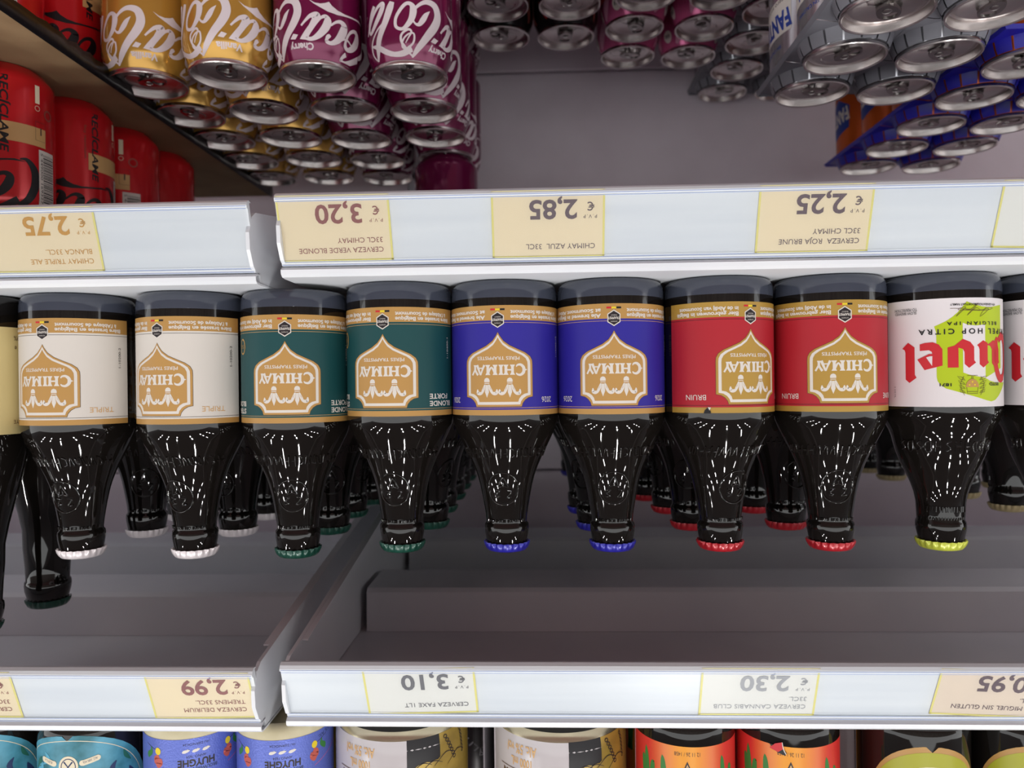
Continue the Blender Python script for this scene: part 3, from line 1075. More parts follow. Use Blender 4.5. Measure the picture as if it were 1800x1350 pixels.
# ================================================================== cans
P_CAN = [(0.0, 0.0065), (0.0190, 0.0060), (0.0225, 0.0010), (0.0238, 0.0), (0.0252, 0.0010), (0.0306, 0.0070), (0.0326, 0.0100), (0.0330, 0.0130), (0.0330, 0.0960),
         (0.0327, 0.0990), (0.0316, 0.1030), (0.0300, 0.1072), (0.0288, 0.1105), (0.0281, 0.1128), (0.0268, 0.1080), (0.0, 0.1075)]
P_LID = [(0.0279, 0.1126), (0.0288, 0.1132), (0.0292, 0.1142), (0.0292, 0.1158), (0.0287, 0.1165), (0.0279, 0.1165), (0.0272, 0.1158), (0.0266, 0.1120), (0.0262, 0.1098), (0.0255, 0.1092),
         (0.0248, 0.1096), (0.0243, 0.1110), (0.0232, 0.1113), (0.0200, 0.1111), (0.0192, 0.1106), (0.0, 0.1105)]
F_CAN = interp(P_CAN[5:14])


def pull_tab(parent):
    b = MB()
    n = 28
    outer, inner = [], []
    for i in range(n):
        a = 2 * PI * i / n
        y = 0.0115 * math.sin(a)
        x = 0.0078 * math.cos(a) * (1.0 if y < 0 else 0.92)
        outer.append((x, y - 0.003))
        inner.append((0.0050 * math.cos(a), 0.0042 * math.sin(a) - 0.0080))
    for lst, z0, z1 in ((outer, 0.1124, 0.1141),):
        vs = [(x, y, z0) for x, y in outer] + [(x * 0.97, y * 0.97 - 0.0001, z1) for x, y in outer] + [(x, y, z1) for x, y in inner] + [(x, y, z0) for x, y in inner]
        fs = []
        for i in range(n):
            j = (i + 1) % n
            fs += [(i, j, n + j, n + i), (n + i, n + j, 2 * n + j, 2 * n + i), (2 * n + i, 2 * n + j, 3 * n + j, 3 * n + i)]
        b.add(vs, fs)
    b.lathe([(0.0030, 0.1106), (0.0030, 0.1143), (0.0022, 0.1149), (0.0, 0.1150)], 16)
    t = b.build('pull_tab', M_TAB, parent, angle=50)
    m = MB()
    ring = []
    k = 24
    vs, fs = [], []
    for i in range(k):
        a = 2 * PI * i / k
        for rr, z in ((1.0, 0.1105), (0.93, 0.1110), (0.86, 0.1104)):
            vs.append((0.0098 * rr * math.cos(a), 0.0105 + 0.0088 * rr * math.sin(a), z))
    for i in range(k):
        j = (i + 1) % k
        for q in range(2):
            fs.append((i * 3 + q, j * 3 + q, j * 3 + q + 1, i * 3 + q + 1))
    m.add(vs, fs)
    m.build('pour_opening', M_LID, parent, angle=60)
    return t


def script_strokes(P, c, du=0.0, dv=0.0, layer=1):
    """Flowing round-hand lettering with two tall looped capitals, as it wraps a can (enlargement of the photo unrolled to metres)."""
    def U(x, y, turn=0.0, cx_=561.0, R_=78.5):
        px, py = 480 + x / 8.18, y / 8.18
        a = math.asin(max(-0.995, min(0.995, (px - cx_) / R_)))
        zc = 0.561 + 0.033 * (1 - math.cos(a))
        h = (py - 679) * zc / 1350 + 0.3541
        if h > 0.097:
            h = 0.097 + (h - 0.097) * 0.84
        return (-(a - math.radians(turn)) * 0.033 + du, h + dv, max(0.45, math.cos(a)))

    def st(pts, closed=False, turn=0.0, cx_=561.0, R_=78.5, sub=6):
        out = []
        for x, y, wd in pts:
            u, v, ca = U(x, y, turn, cx_, R_)
            out.append((u, v, wd * 5.08e-5 / ca ** 0.6))
        P.ribbon(out, c, layer, sub, closed)

    def pg(pts, **k):
        P.poly([U(x, y, **k)[:2] for x, y in pts], c, layer)
    # second capital
    st([(268, 168, 4), (222, 255, 52), (188, 350, 62), (150, 445, 40), (118, 455, 20), (102, 400, 18), (112, 280, 24), (150, 170, 34), (215, 75, 52), (290, 40, 80), (352, 60, 104), (382, 150, 112), (370, 250, 116), (318, 380, 110),
        (250, 520, 96), (188, 680, 76), (140, 820, 56), (104, 950, 24), (98, 1000, 4)])
    st([(100, 950, 14), (62, 890, 24), (40, 800, 22), (42, 690, 20), (72, 585, 22), (92, 600, 18), (74, 700, 12), (58, 800, 8)])
    pg([(322, 515), (388, 520), (346, 600), (278, 606)])
    # a
    st([(432, 385, 26), (490, 305, 36), (560, 230, 56), (640, 205, 84), (660, 240, 90)])
    pg([(560, 215), (690, 205), (695, 240), (600, 385), (490, 590), (408, 588), (540, 360), (580, 270)])
    st([(505, 560, 50), (580, 565, 54), (680, 490, 90), (770, 375, 112), (800, 280, 104), (770, 222, 62), (710, 240, 40), (660, 300, 30), (590, 410, 24), (525, 520, 28)], True)
    # c and the join to o
    st([(812, 498, 58), (788, 540, 44), (786, 585, 50), (850, 608, 52), (930, 560, 84), (1005, 450, 112), (1032, 350, 96), (985, 285, 58), (915, 290, 36), (840, 345, 26)])
    pg([(818, 468), (845, 500), (825, 535), (790, 545), (765, 520), (785, 480)])
    st([(950, 572, 24), (1035, 530, 24), (1085, 552, 24), (1135, 625, 16)])
    # o
    st([(1190, 415, 46), (1218, 480, 66), (1205, 575, 82), (1155, 665, 74), (1095, 692, 48), (1052, 640, 46), (1052, 560, 34), (1090, 465, 30), (1140, 412, 36)], True)
    # foot of the first capital, swelling into its ribbon below the small letters
    st([(1082, 768, 58), (1040, 815, 44), (1030, 868, 46), (1090, 908, 50), (1180, 892, 58), (1262, 840, 66)])
    pg([(535, -5), (620, 34), (700, 40), (765, 26), (820, 4), (865, 62), (945, 122), (1045, 168), (1155, 204), (1245, 246), (1292, 335), (1240, 268), (1150, 226), (1040, 198), (930, 182), (800, 146), (690, 92), (600, 46)])
    u0 = U(1262, 840)[0]
    P.ribbon([(u0, 0.1030, 0.0032), (u0 - 0.006, 0.0985, 0.0050), (u0 - 0.0110, 0.0880, 0.0060), (u0 - 0.0110, 0.0770, 0.0056), (u0 - 0.0060, 0.0700, 0.0030), (u0 - 0.0010, 0.0700, 0.0010)], c, layer, 6)
    # o, l and a that follow the second capital
    k = dict(turn=65.0, cx_=722.0, R_=78.5)
    st([(2000, 40, 60), (2036, 120, 100), (2000, 270, 84), (1890, 400, 50), (1790, 380, 44), (1785, 260, 44), (1850, 130, 50), (1930, 40, 50)], True, **k)
    st([(1735, 20, 70), (1700, 120, 104), (1640, 300, 96), (1565, 500, 88), (1505, 740, 66), (1462, 930, 26)], **k)
    st([(1462, 930, 10), (1420, 840, 20), (1440, 650, 24), (1500, 480, 24), (1590, 350, 24)], **k)
    st([(1600, 60, 56), (1580, 160, 76), (1510, 320, 66), (1440, 480, 46), (1412, 500, 24), (1410, 420, 26), (1450, 270, 34), (1530, 110, 44)], True, **k)
    st([(1475, 105, 50), (1432, 240, 58), (1402, 420, 46), (1380, 550, 14)], **k)
    st([(1440, 700, 18), (1520, 715, 60), (1620, 770, 66), (1740, 795, 62), (1880, 770, 80), (2010, 690, 96)], **k)
    st([(2040, 470, 26), (2035, 600, 28), (1940, 700, 28), (1868, 676, 24), (1890, 560, 24), (1970, 470, 24)], True, **k)


def can(label, loc, rz, body_mat, group, prints=None, tab=0.0, name='soda_can', cat='can'):
    t = thing(name, label, cat, loc, rz, group)
    MB().lathe(P_CAN, 56).build('body', body_mat, t, angle=45)
    lid = MB().lathe(P_LID, 56).build('lid', M_LID, t, angle=35)
    pull_tab(lid)
    lid.rotation_euler.z = tab
    if prints:
        p = Print(box=(-0.1035, 0.1035, 0.012, 0.1115))
        prints(p)
        p.build('printing', t, wrap(F_CAN, 0.033, 0.00010, 0.00005), 0.0025, 0.004)
    return t


def recan(src, label, loc, rz, tab):
    d = dup(src, loc, rz, label)
    for ch in d.children:
        if ch.name.startswith('lid'):
            ch.rotation_euler.z = tab
    return d


def flavour(word, bold=0.05):
    def f(p):
        script_strokes(p, 'canscript')
        p.text(word, 0.0128, 0.1028, 0.0046, 'canscript', 2, width=0.0200 if len(word) > 6 else 0.0190, bold=bold)
    return f


def red_print(p):
    script_strokes(p, 'black', 0.030, -0.0050)
    p.rect(-0.030, 0.004, 0.0445, 0.0580, 'tan', 2)
    p.rect(0.030, 0.075, 0.0445, 0.0580, 'tan', 2)
    p.text('RECÍCLAME', 0.0010, 0.0385, 0.0052, 'black', 3, width=0.0560, rot=PI / 2, bold=0.03, shear=0.15)
    p.text('Soy reciclable', 0.0070, 0.0360, 0.0018, 'darkbrown', 3, width=0.0270, rot=PI / 2)
    # bar code standing on its side, with its digits
    bx, by0, by1 = -0.0285, 0.0600, 0.1010
    p.rect(bx - 0.0105, bx + 0.0045, by0, by1, 'white', 2)
    rnd = random.Random(4)
    v = by0 + 0.003
    while v < by1 - 0.0035:
        th = rnd.choice((0.0003, 0.0003, 0.0006, 0.0009))
        p.rect(bx - 0.0100, bx + 0.0008, v, v + th, 'black', 3)
        v += th + rnd.choice((0.0004, 0.0006, 0.0008))
    p.text('5 449000 169327', bx + 0.0030, (by0 + by1) / 2, 0.0020, 'black', 3, width=0.0370, rot=PI / 2)
    p.rect(-0.0250, -0.0215, 0.0140, 0.0270, 'cream', 2)
    p.ring(-0.0232, 0.0305, 0.0018, 0.0018, 0.0004, 'cream', 2)
    p.ring(-0.0330, 0.0330, 0.0034, 0.0034, 0.0012, 'rust', 2)
    for (u0, v0, u1, v1) in ((-0.030, 0.0400, -0.0215, 0.0402), (-0.030, 0.0535, -0.0215, 0.0537), (-0.0302, 0.0400, -0.0300, 0.0537), (-0.0217, 0.0400, -0.0215, 0.0537)):
        p.rect(u0, u1, v0, v1, 'ink', 2)
    p.rect(-0.0264, -0.0254, 0.0440, 0.0495, 'ink', 2)


def dark_print(p):
    for k in range(9):
        u = -0.08 + k * 0.02
        p.ribbon([(u, 0.070, 0.004), (u + 0.004, 0.088, 0.008), (u - 0.002, 0.1060, 0.002)], 'red' if k % 2 else 'rust', 1, 5)


def pink_print(p):
    for k in range(60):
        u = -0.1035 + k * 0.00345
        p.rect(u, u + 0.0012, 0.012, 0.1010, mat('ink_deep_pink', (150, 40, 90), 0.45), 1)
    for k, u in enumerate((-0.078, -0.046, -0.014, 0.018, 0.050, 0.082)):
        p.disc(u, 0.1010, 0.0052, 0.0062, 'white', 3)
        for j in (-1, 0, 1):
            p.rect(u + j * 0.0022 - 0.0006, u + j * 0.0022 + 0.0006, 0.0990, 0.1025, 'black', 4)
        p.ribbon([(u + 0.009, 0.080, 0.004), (u + 0.015, 0.098, 0.009), (u + 0.022, 0.110, 0.003)], mat('ink_pale_pink', (214, 150, 178), 0.45), 2, 4)
    for u in (-0.060, 0.036):
        p.poly([(u - 0.007, 0.084), (u, 0.064), (u + 0.007, 0.084), (u, 0.106)], 'black', 3)
        p.poly([(u - 0.005, 0.084), (u, 0.069), (u + 0.005, 0.084), (u, 0.101)], 'canscript', 4)
    p.disc(0.010, 0.085, 0.011, 0.010, 'black', 3)
    p.disc(0.010, 0.085, 0.0095, 0.0085, 'red', 4)


def silver_print(p):
    for k, u in enumerate((-0.066, 0.0, 0.066)):
        p.poly([(u - 0.020, 0.040), (u + 0.020, 0.048), (u + 0.020, 0.078), (u - 0.020, 0.070)], 'white', 1)
        p.text('FANTA', u, 0.0560, 0.0150, 'blue', 2, width=0.0360, bold=0.06, rot=0.2)
        p.text('zero azúcares', u + 0.002, 0.0455, 0.0040, 'ink', 2, width=0.0300, rot=0.2)
        p.text('SIN CALORÍAS', u + 0.001, 0.0820, 0.0028, 'blue', 2, width=0.0220, rot=0.2)
        p.disc(u + 0.026, 0.060, 0.0058, 0.0058, 'rust', 2)
        p.ring(u + 0.026, 0.060, 0.0040, 0.0040, 0.0007, 'white', 3)


def orange_print(p):
    for u in (-0.069, 0.0, 0.069):
        p.poly([(u - 0.021, 0.050), (u - 0.004, 0.040), (u + 0.020, 0.052), (u + 0.022, 0.074), (u + 0.004, 0.084), (u - 0.020, 0.074)], 'blue', 1)
        p.text('FANTA', u, 0.0545, 0.0150, 'white', 2, width=0.0370, bold=0.06, rot=0.22)
        p.ring(u + 0.030, 0.062, 0.0045, 0.0045, 0.0008, 'coral', 2)


M_GOLDCAN = mat('can_gold', (194, 148, 66), 0.15, metal=0.45, spec=0.6)
M_PURPLE = mat('can_purple', (112, 20, 68), 0.14, metal=0.3, spec=0.6)
M_REDCAN = mat('can_red', (204, 26, 34), 0.17, metal=0.25, spec=0.6)
M_BLACKCAN = mat('can_black', (28, 20, 22), 0.25, metal=0.2, spec=0.6)
M_PINKCAN = mat('can_pink', (206, 96, 144), 0.2, metal=0.3)
M_SILVERCAN = mat('can_silver', (196, 196, 202), 0.22, metal=0.8)
M_ORANGECAN = mat('can_orange', (206, 92, 26), 0.26, metal=0.3)
Z1 = ZR['low'] + E            # cans standing on the lower shelf
Z2 = Z1 + 0.1169              # second layer, on the lids of the first
Z3 = Z2 + 0.1169
rt_ = lambda: random.uniform(0, 2 * PI)

# gold and purple cans: two layers, files running back
CANS = {
    'gold_red': (M_GOLDCAN, 'Vanilla', [(0.3064, 0.5929), (0.3058, 0.6640), (0.3053, 0.7330), (0.3060, 0.8020), (0.3080, 0.8710)], 'gold can, {} in the file beside the red cans', 'gold', [-17, 0, 10, 0, 0]),
    'gold_pur': (M_GOLDCAN, 'Vanilla', [(0.2376, 0.5806), (0.2389, 0.6600), (0.2389, 0.7310), (0.2375, 0.8010), (0.2415, 0.8720)], 'gold can, {} in the file beside the purple cans', 'gold', [-24, -30, 10, 0, 0]),
    'pur_gold': (M_PURPLE, 'Cherry', [(0.1699, 0.5875), (0.1677, 0.6597), (0.1724, 0.7404), (0.1716, 0.8110), (0.1755, 0.8800)], 'purple can, {} in the file beside the gold cans', 'purple', [0, -60, -80, 0, 0]),
    'pur_gap': (M_PURPLE, 'Cherry', [(0.0997, 0.5936), (0.1004, 0.6680), (0.0999, 0.7390), (0.0990, 0.8090), (0.1000, 0.8790)], 'purple can, {} in the file beside the empty gap', 'purple', [-65, -95, -80, -60, 0])}
proto = {}
for k, (m, word, spots, lab, cname, rels) in CANS.items():
    for i, (x, y) in enumerate(spots):
        L = lab.format(ORD[i])
        if cname not in proto:
            proto[cname] = can(L, (x, y, Z2), face(x, y, rels[i]), m, 'cola cans with white script', flavour(word), -0.7)
        else:
            recan(proto[cname], L, (x, y, Z2), face(x, y, rels[i]), rt_())
for k, (m, word, spots, lab, cname, rels) in CANS.items():       # the layer that carries them
    for i, (x, y) in enumerate(spots):
        c = recan(proto[cname], lab.format(ORD[i]).replace(' can,', ' bottom layer can,'), (x + (0.004 if k == 'pur_gap' and i in (2, 3) else 0), y, Z1), rt_(), 0)
        c['group'] = f'{cname} cans of the bottom layer'
recan(proto['purple'], 'lone purple can standing upon the fourth lid of the file by the gap', (0.0985, 0.8080, Z3), 2.2, 1.0)

# red cans: two layers under a cardboard tray, more cans on the tray
red = can('red can with black script under the tray, nearest the picture edge', (0.3880, 0.5300, Z2), face(0.388, 0.53, 40), M_REDCAN, 'red cola cans with black script', red_print, 0.4)
recan(red, 'red can with black script under the tray, beside the first gold can', (0.3795, 0.5985, Z2), face(0.3795, 0.5985, -32), 0.5)
for i, y in enumerate((0.667, 0.736, 0.805, 0.874)):
    recan(red, f'red can hidden under the cardboard tray, {ORD[i + 2]} from the front', (0.3795, y, Z2), rt_(), 1.0)['group'] = 'red cans hidden under the tray'
for i, y in enumerate((0.530, 0.5985, 0.667, 0.736, 0.805, 0.874)):
    recan(red, f'red can of the bottom layer, {ORD[i]} from the front of its file', (0.3800, y, Z1), rt_(), 1.0)['group'] = 'red cans of the bottom layer'
ZT = Z2 + 0.1167
M_CARD = mat('brown_card', (142, 118, 86), 0.8, noise=((128, 104, 74), 30, (1, 1, 1)), bump=(400, 0.1))
M_FILM = mat('black_film', (14, 13, 16), 0.3, spec=0.4, bump=(140, 0.25))
tr = thing('cardboard_tray', 'brown cardboard tray with torn black film edge under the upper red cans', 'tray', (0, 0, ZT))
MB().box(0.3290, 0.62, 0.40, 0.93, 0.0, 0.003).build('tray_floor', M_CARD, tr, smooth=False)
fb = MB()
n = 64
vs, fs = [], []
rnd = random.Random(12)
jag = [rnd.uniform(-0.0012, 0.0012) for _ in range(n + 1)]
for i in range(n + 1):
    y = 0.40 + 0.53 * i / n
    for (dx, z) in ((0.0016, 0.0036), (0.0004, 0.0044), (-0.0010, 0.0036), (-0.0016 + jag[i] * 0.3, -0.0005), (-0.0012 + jag[i] * 0.5, -0.0075 + jag[i])):
        vs.append((0.3290 + dx, y, z))
for i in range(n):
    for k in range(4):
        fs.append((i * 5 + k, i * 5 + 5 + k, i * 5 + 6 + k, i * 5 + 1 + k))
fb.add(vs, fs)
fo = fb.build('film_edge', M_FILM, tr, angle=60)
sm = fo.modifiers.new('thickness', 'SOLIDIFY')
sm.thickness = 0.0006
ZC = ZT + 0.0032
for i, (x, y, rel, lb) in enumerate([(0.3985, 0.4820, 24, 'nearest the picture corner'), (0.3950, 0.5520, 2, 'showing a bar code'), (0.3890, 0.6220, -30, 'second behind the bar code can'),
                                     (0.3860, 0.6940, 40, 'third behind the bar code can'), (0.3850, 0.7640, 64, 'deepest visible of its file')]):
    recan(red, f'red can standing on the cardboard tray, {lb}', (x, y, ZC), face(x, y, rel), rt_())

# bottom layer: dark cans, pink cans
dk = None
for i, (x, y, lb) in enumerate([(0.0375, 0.7230, 'front dark can beside the purple cans'), (0.0378, 0.7900, 'rear dark can beside the purple cans'),
                                (-0.0300, 0.7240, 'front dark can beside the pink cans'), (-0.0285, 0.7920, 'rear dark can beside the pink cans')]):
    if dk is None:
        dk = can(lb, (x, y, Z1), 0.3, M_BLACKCAN, 'black and red cans in the gap', dark_print, 0.5)
    else:
        recan(dk, lb, (x, y, Z1), rt_(), rt_())
pk = None
for i, (x, y, lb) in enumerate([(-0.1000, 0.7100, 'front pink striped can beside the dark cans'), (-0.0970, 0.7770, 'middle pink striped can beside the dark cans'), (-0.0974, 0.8440, 'rear pink striped can beside the dark cans'),
                                (-0.1690, 0.7130, 'front pink striped can beside the silver pack'), (-0.1670, 0.7800, 'middle pink striped can beside the silver pack'), (-0.1640, 0.8490, 'rear pink striped can beside the silver pack')]):
    if pk is None:
        pk = can(lb, (x, y, Z1), 0.2, M_PINKCAN, 'pink striped cans', pink_print, 2.8)
    else:
        recan(pk, lb, (x, y, Z1), 0.2 + i * 0.9, 2.8 + random.uniform(-0.4, 0.4))


# multipacks: cans gripped by a card top with a collar of cut tabs round every lid
def carrier(xs, ys, z_lid, material, label, drop):
    """A card top over a grid of cans; z_lid: top of the lids."""
    t = thing('pack_carrier', label, 'pack carrier', (0, 0, z_lid), 0, 'card carriers over the multipacks')
    b = MB()
    H = 0.0345
    zc = -0.0128
    n = 24
    for x in xs:
        for y in ys:
            vs, fs = [], []
            for i in range(n):
                a = 2 * PI * i / n
                ca, sa = math.cos(a), math.sin(a)
                k = H / max(abs(ca), abs(sa))
                rr = 0.0332
                kk = max(k, rr + 0.0006)
                vs.append((x + rr * ca, y + rr * sa, zc))
                vs.append((x + min(kk, k if k > rr else kk) * ca, y + min(kk, k if k > rr else kk) * sa, zc - (0.0022 if k > 0.042 else 0.0)))
            for i in range(n):
                j = (i + 1) % n
                fs.append((2 * i, 2 * i + 1, 2 * j + 1, 2 * j))
            b.add(vs, fs)
    # flaps bent down round the outside
    x0, x1, y0, y1 = min(xs) - H, max(xs) + H, min(ys) - H, max(ys) + H
    loop = [(x0, y0), (x1, y0), (x1, y1), (x0, y1)]
    vs = [(x, y, zc) for x, y in loop] + [(x + (0.0015 if x > (x0 + x1) / 2 else -0.0015), y + (0.0015 if y > (y0 + y1) / 2 else -0.0015), zc - drop) for x, y in loop]
    b.add(vs, [(0, 1, 5, 4), (1, 2, 6, 5), (2, 3, 7, 6), (3, 0, 4, 7)])
    top = b.build('card_top', material, t, angle=25)
    for x in xs:
        for y in ys:
            c = MB()
            m = 16
            for i in range(m):
                a0, a1 = 2 * PI * (i + 0.06) / m, 2 * PI * (i + 0.94) / m
                vs = []
                for rr, z in ((0.0335, zc), (0.0319, zc + 0.0055), (0.0303, zc + 0.0093), (0.0298, zc + 0.0093)):
                    for a in (a0, (a0 + a1) / 2, a1):
                        vs.append((x + rr * math.cos(a), y + rr * math.sin(a), z))
                c.add(vs, [(r * 3 + k, r * 3 + k + 1, r * 3 + k + 4, r * 3 + k + 3) for r in range(3) for k in range(2)])
            c.build('tab_collar', material, t, angle=30)
    return t


M_GREYCARD = mat('carrier_grey', (126, 126, 134), 0.5, metal=0.15)
M_BLUECARD = mat('carrier_blue', (40, 36, 170), 0.32)
sl = None
NM = {0: 'front', 1: 'middle', 2: 'rear'}
sx, sy = (-0.2275, -0.2960), (0.5100, 0.5800, 0.6500)
for i, y in enumerate(sy):
    for j, x in enumerate(sx):
        lb = f'silver can in the upper grey carrier, {NM[i]} one beside the {"dark gap" if j == 0 else "orange cans"}'
        if sl is None:
            sl = can(lb, (x, y, Z2), 1.1, M_SILVERCAN, 'silver cans in grey carriers', silver_print, 2.7)
        else:
            recan(sl, lb, (x, y, Z2), 1.0 + 0.2 * i, (2.7, 2.2, 4.6, 2.9, 3.1, 2.6)[i * 2 + j])
carrier(sx, sy, Z2 + 0.1165, M_GREYCARD, 'grey card carrier gripping the six upper silver cans', 0.004)
gx, gy = (-0.2265, -0.2955), (0.7480, 0.8180, 0.8880, 0.9580)
for i, y in enumerate(gy):
    for j, x in enumerate(gx):
        lb = f'silver can of the lower pack, {ORD[i]} in the file beside the {"pink" if j == 0 else "orange"} cans'
        recan(sl, lb, (x, y, Z1), rt_(), rt_())
carrier(gx, gy, Z1 + 0.1165, M_GREYCARD, 'grey card carrier on the lower silver cans behind the pink cans', 0.006)
for i, y in enumerate(sy):                                     # cans below the upper silver pack
    for x in sx:
        recan(sl, f'silver can under the upper silver pack, {NM[i]} one {"beside the dark gap" if x > -0.25 else "beside the orange cans"}', (x, y - 0.004, Z1), rt_(), 0)['group'] = 'silver cans under the upper pack'
oc = None
ox, oy = (-0.3700, -0.4390), (0.5990, 0.6690, 0.7410, 0.8110, 0.8810)
for i, y in enumerate(oy):
    for j, x in enumerate(ox):
        lb = f'orange can in the blue carrier, {ORD[i]} in the file {"beside the silver pack" if j == 0 else "away from the silver pack"}'
        if oc is None:
            oc = can(lb, (x, y, Z2), 1.2, M_ORANGECAN, 'orange cans in the blue carrier', orange_print, 2.3)
        else:
            recan(oc, lb, (x, y, Z2), 1.2 + 0.1 * i, rt_())
for i, y in enumerate(oy):
    for x in ox:
        recan(oc, f'orange bottom layer can, {ORD[i]} in the file {"beside the silver pack" if x > -0.4 else "away from the silver pack"}', (x, y, Z1), rt_(), 0)['group'] = 'orange cans under the blue pack'
carrier(ox, oy, Z2 + 0.1165, M_BLUECARD, 'blue card carrier gripping the orange cans', 0.003)

# ================================================================== the upper shelf
ZU, ZUL = ZR['up'] + E, ZL['up'] + E
P_TALL = lambda r, h: [(0.0, 0.004), (r * 0.62, 0.0038), (r * 0.74, 0.0012), (r * 0.85, 0.0), (r * 0.94, 0.0014), (r * 0.985, 0.0045), (r, 0.009), (r, h * 0.52), (r * 0.97, h * 0.57), (r * 0.85, h * 0.64),
                       (r * 0.66, h * 0.72), (r * 0.5, h * 0.80), (0.0140, h * 0.90), (0.0136, h * 0.93), (0.0148, h * 0.94), (0.0146, h * 0.965), (0.0128, h * 0.985), (0.0, h * 0.985)]


def upper_bottle(label, loc, rz, r, h, glass, cap, group, paint, dv=0.0, name='beer_bottle'):
    t = thing(name, label, 'beer bottle', loc, rz, group)
    prof = P_TALL(r, h)
    MB().lathe(prof, 64).build('glass_body', glass, t, angle=50)
    crown_cap(h * 0.985, CAPC[cap], t, cap)
    mp0 = wrap(lambda v: r, r, 0.00005)
    mp = lambda u, v, l: mp0(u, v + dv, l)
    lab_p, txt_p = Print(), Print()
    paint(lab_p, txt_p, r)
    lab = lab_p.build('label', t, mp)
    txt_p.build('printing', lab, mp)
    return t


M_TEAL = mat('paper_teal', (38, 106, 118), 0.4, noise=((84, 156, 180), 60, (1, 1, 1)))
M_BLUELAB = mat('paper_violet_blue', (92, 108, 190), 0.38, metal=0.25, bump=(900, 0.25))
M_CREAMGLASS = mat('cream_coated_glass', (206, 196, 164), 0.3, noise=((196, 186, 152), 90, (1, 1, 1)))
M_OLIVE = mat('paper_olive', (160, 160, 34), 0.4)


def sunset_mat():
    """A printed label whose ground runs from orange in the middle to red at the sides."""
    m = bpy.data.materials.new('paper_sunset')
    m.use_nodes = True
    nt = m.node_tree
    b = nt.nodes['Principled BSDF']
    b.inputs['Roughness'].default_value = 0.35
    tc = nt.nodes.new('ShaderNodeTexCoord')
    sp = nt.nodes.new('ShaderNodeSeparateXYZ')
    nt.links.new(tc.outputs['Object'], sp.inputs[0])
    ab = nt.nodes.new('ShaderNodeMath')
    ab.operation = 'ABSOLUTE'
    nt.links.new(sp.outputs['X'], ab.inputs[0])
    mr = nt.nodes.new('ShaderNodeMapRange')
    mr.inputs['From Min'].default_value = 0.004
    mr.inputs['From Max'].default_value = 0.022
    nt.links.new(ab.outputs[0], mr.inputs['Value'])
    r = nt.nodes.new('ShaderNodeValToRGB')
    r.color_ramp.elements[0].color = (*srgb((226, 148, 30)), 1)
    r.color_ramp.elements[1].color = (*srgb((204, 48, 44)), 1)
    nt.links.new(mr.outputs[0], r.inputs[0])
    nt.links.new(r.outputs[0], b.inputs['Base Color'])
    return m


M_SUNSET = sunset_mat()


def oval(p, u, v, a, b, m, layer, cut=0.0, n=48):
    """Upright oval with a small notch at its lower end."""
    pts = []
    for i in range(n):
        t = -PI / 2 + 2 * PI * i / n
        pts.append((u + a * math.cos(t), v + b * math.sin(t)))
    if cut:
        pts = [(u, v - b + cut), (u + cut * 0.5, v - b + cut * 0.55), (u + cut * 0.95, v - b + 0.0004)] + [q for q in pts if abs(q[0] - u) > cut or q[1] > v] + \
              [(u - cut * 0.95, v - b + 0.0004), (u - cut * 0.5, v - b + cut * 0.55)]
    p.poly(pts, m, layer)


def teal_paint(p, t, r):
    oval(p, 0, 0.0560, 0.0520, 0.0500, M_TEAL, 1, 0.0034)
    t.ribbon([(0.0480 * math.cos(a), 0.0560 + 0.0468 * math.sin(a), 0.0004) for a in [2 * PI * i / 40 for i in range(40)]], 'cream', 2, 2, True)
    rnd = random.Random(5)
    for k in range(44):
        u, v = rnd.uniform(-0.036, 0.036), rnd.uniform(0.016, 0.06)
        t.ribbon([(u, v, 0.0006), (u + rnd.uniform(-.004, .004), v + 0.004, rnd.uniform(.002, .005)), (u + rnd.uniform(-.008, .008), v + 0.008, 0.0004)], rnd.choice(('pine', 'sky', 'navy', 'teal')), 3, 4)
    t.disc(-0.0005, 0.0250, 0.0058, 0.0066, 'cream', 4)
    t.ring(-0.0005, 0.0250, 0.0042, 0.0049, 0.0005, 'navy', 5)
    t.ribbon([(-0.0030, 0.0220, 0.0009), (0.0020, 0.0282, 0.0006)], 'navy', 5, 2)
    t.ribbon([(0.0020, 0.0218, 0.0009), (-0.0010, 0.0260, 0.0005), (-0.0016, 0.0284, 0.0006)], 'navy', 5, 3)
    for s in (-1, 1):
        for k in range(1):
            t.ribbon([(s * 0.0085, 0.0232 + 0.0002, 0.0034), (s * 0.0168, 0.0216, 0.0034)], 'cream', 4, 2)
            t.disc(s * 0.0085, 0.0232, 0.0017, 0.0017, 'cream', 4)
            t.disc(s * 0.0168, 0.0216, 0.0017, 0.0017, 'cream', 4)
    t.text('ALC. 3.8% VOL', -0.0126, 0.0216, 0.0015, 'navy', 5, width=0.0082, rot=0.18)
    t.text('0.33 L e', 0.0126, 0.0216, 0.0015, 'navy', 5, width=0.0060, rot=-0.18)


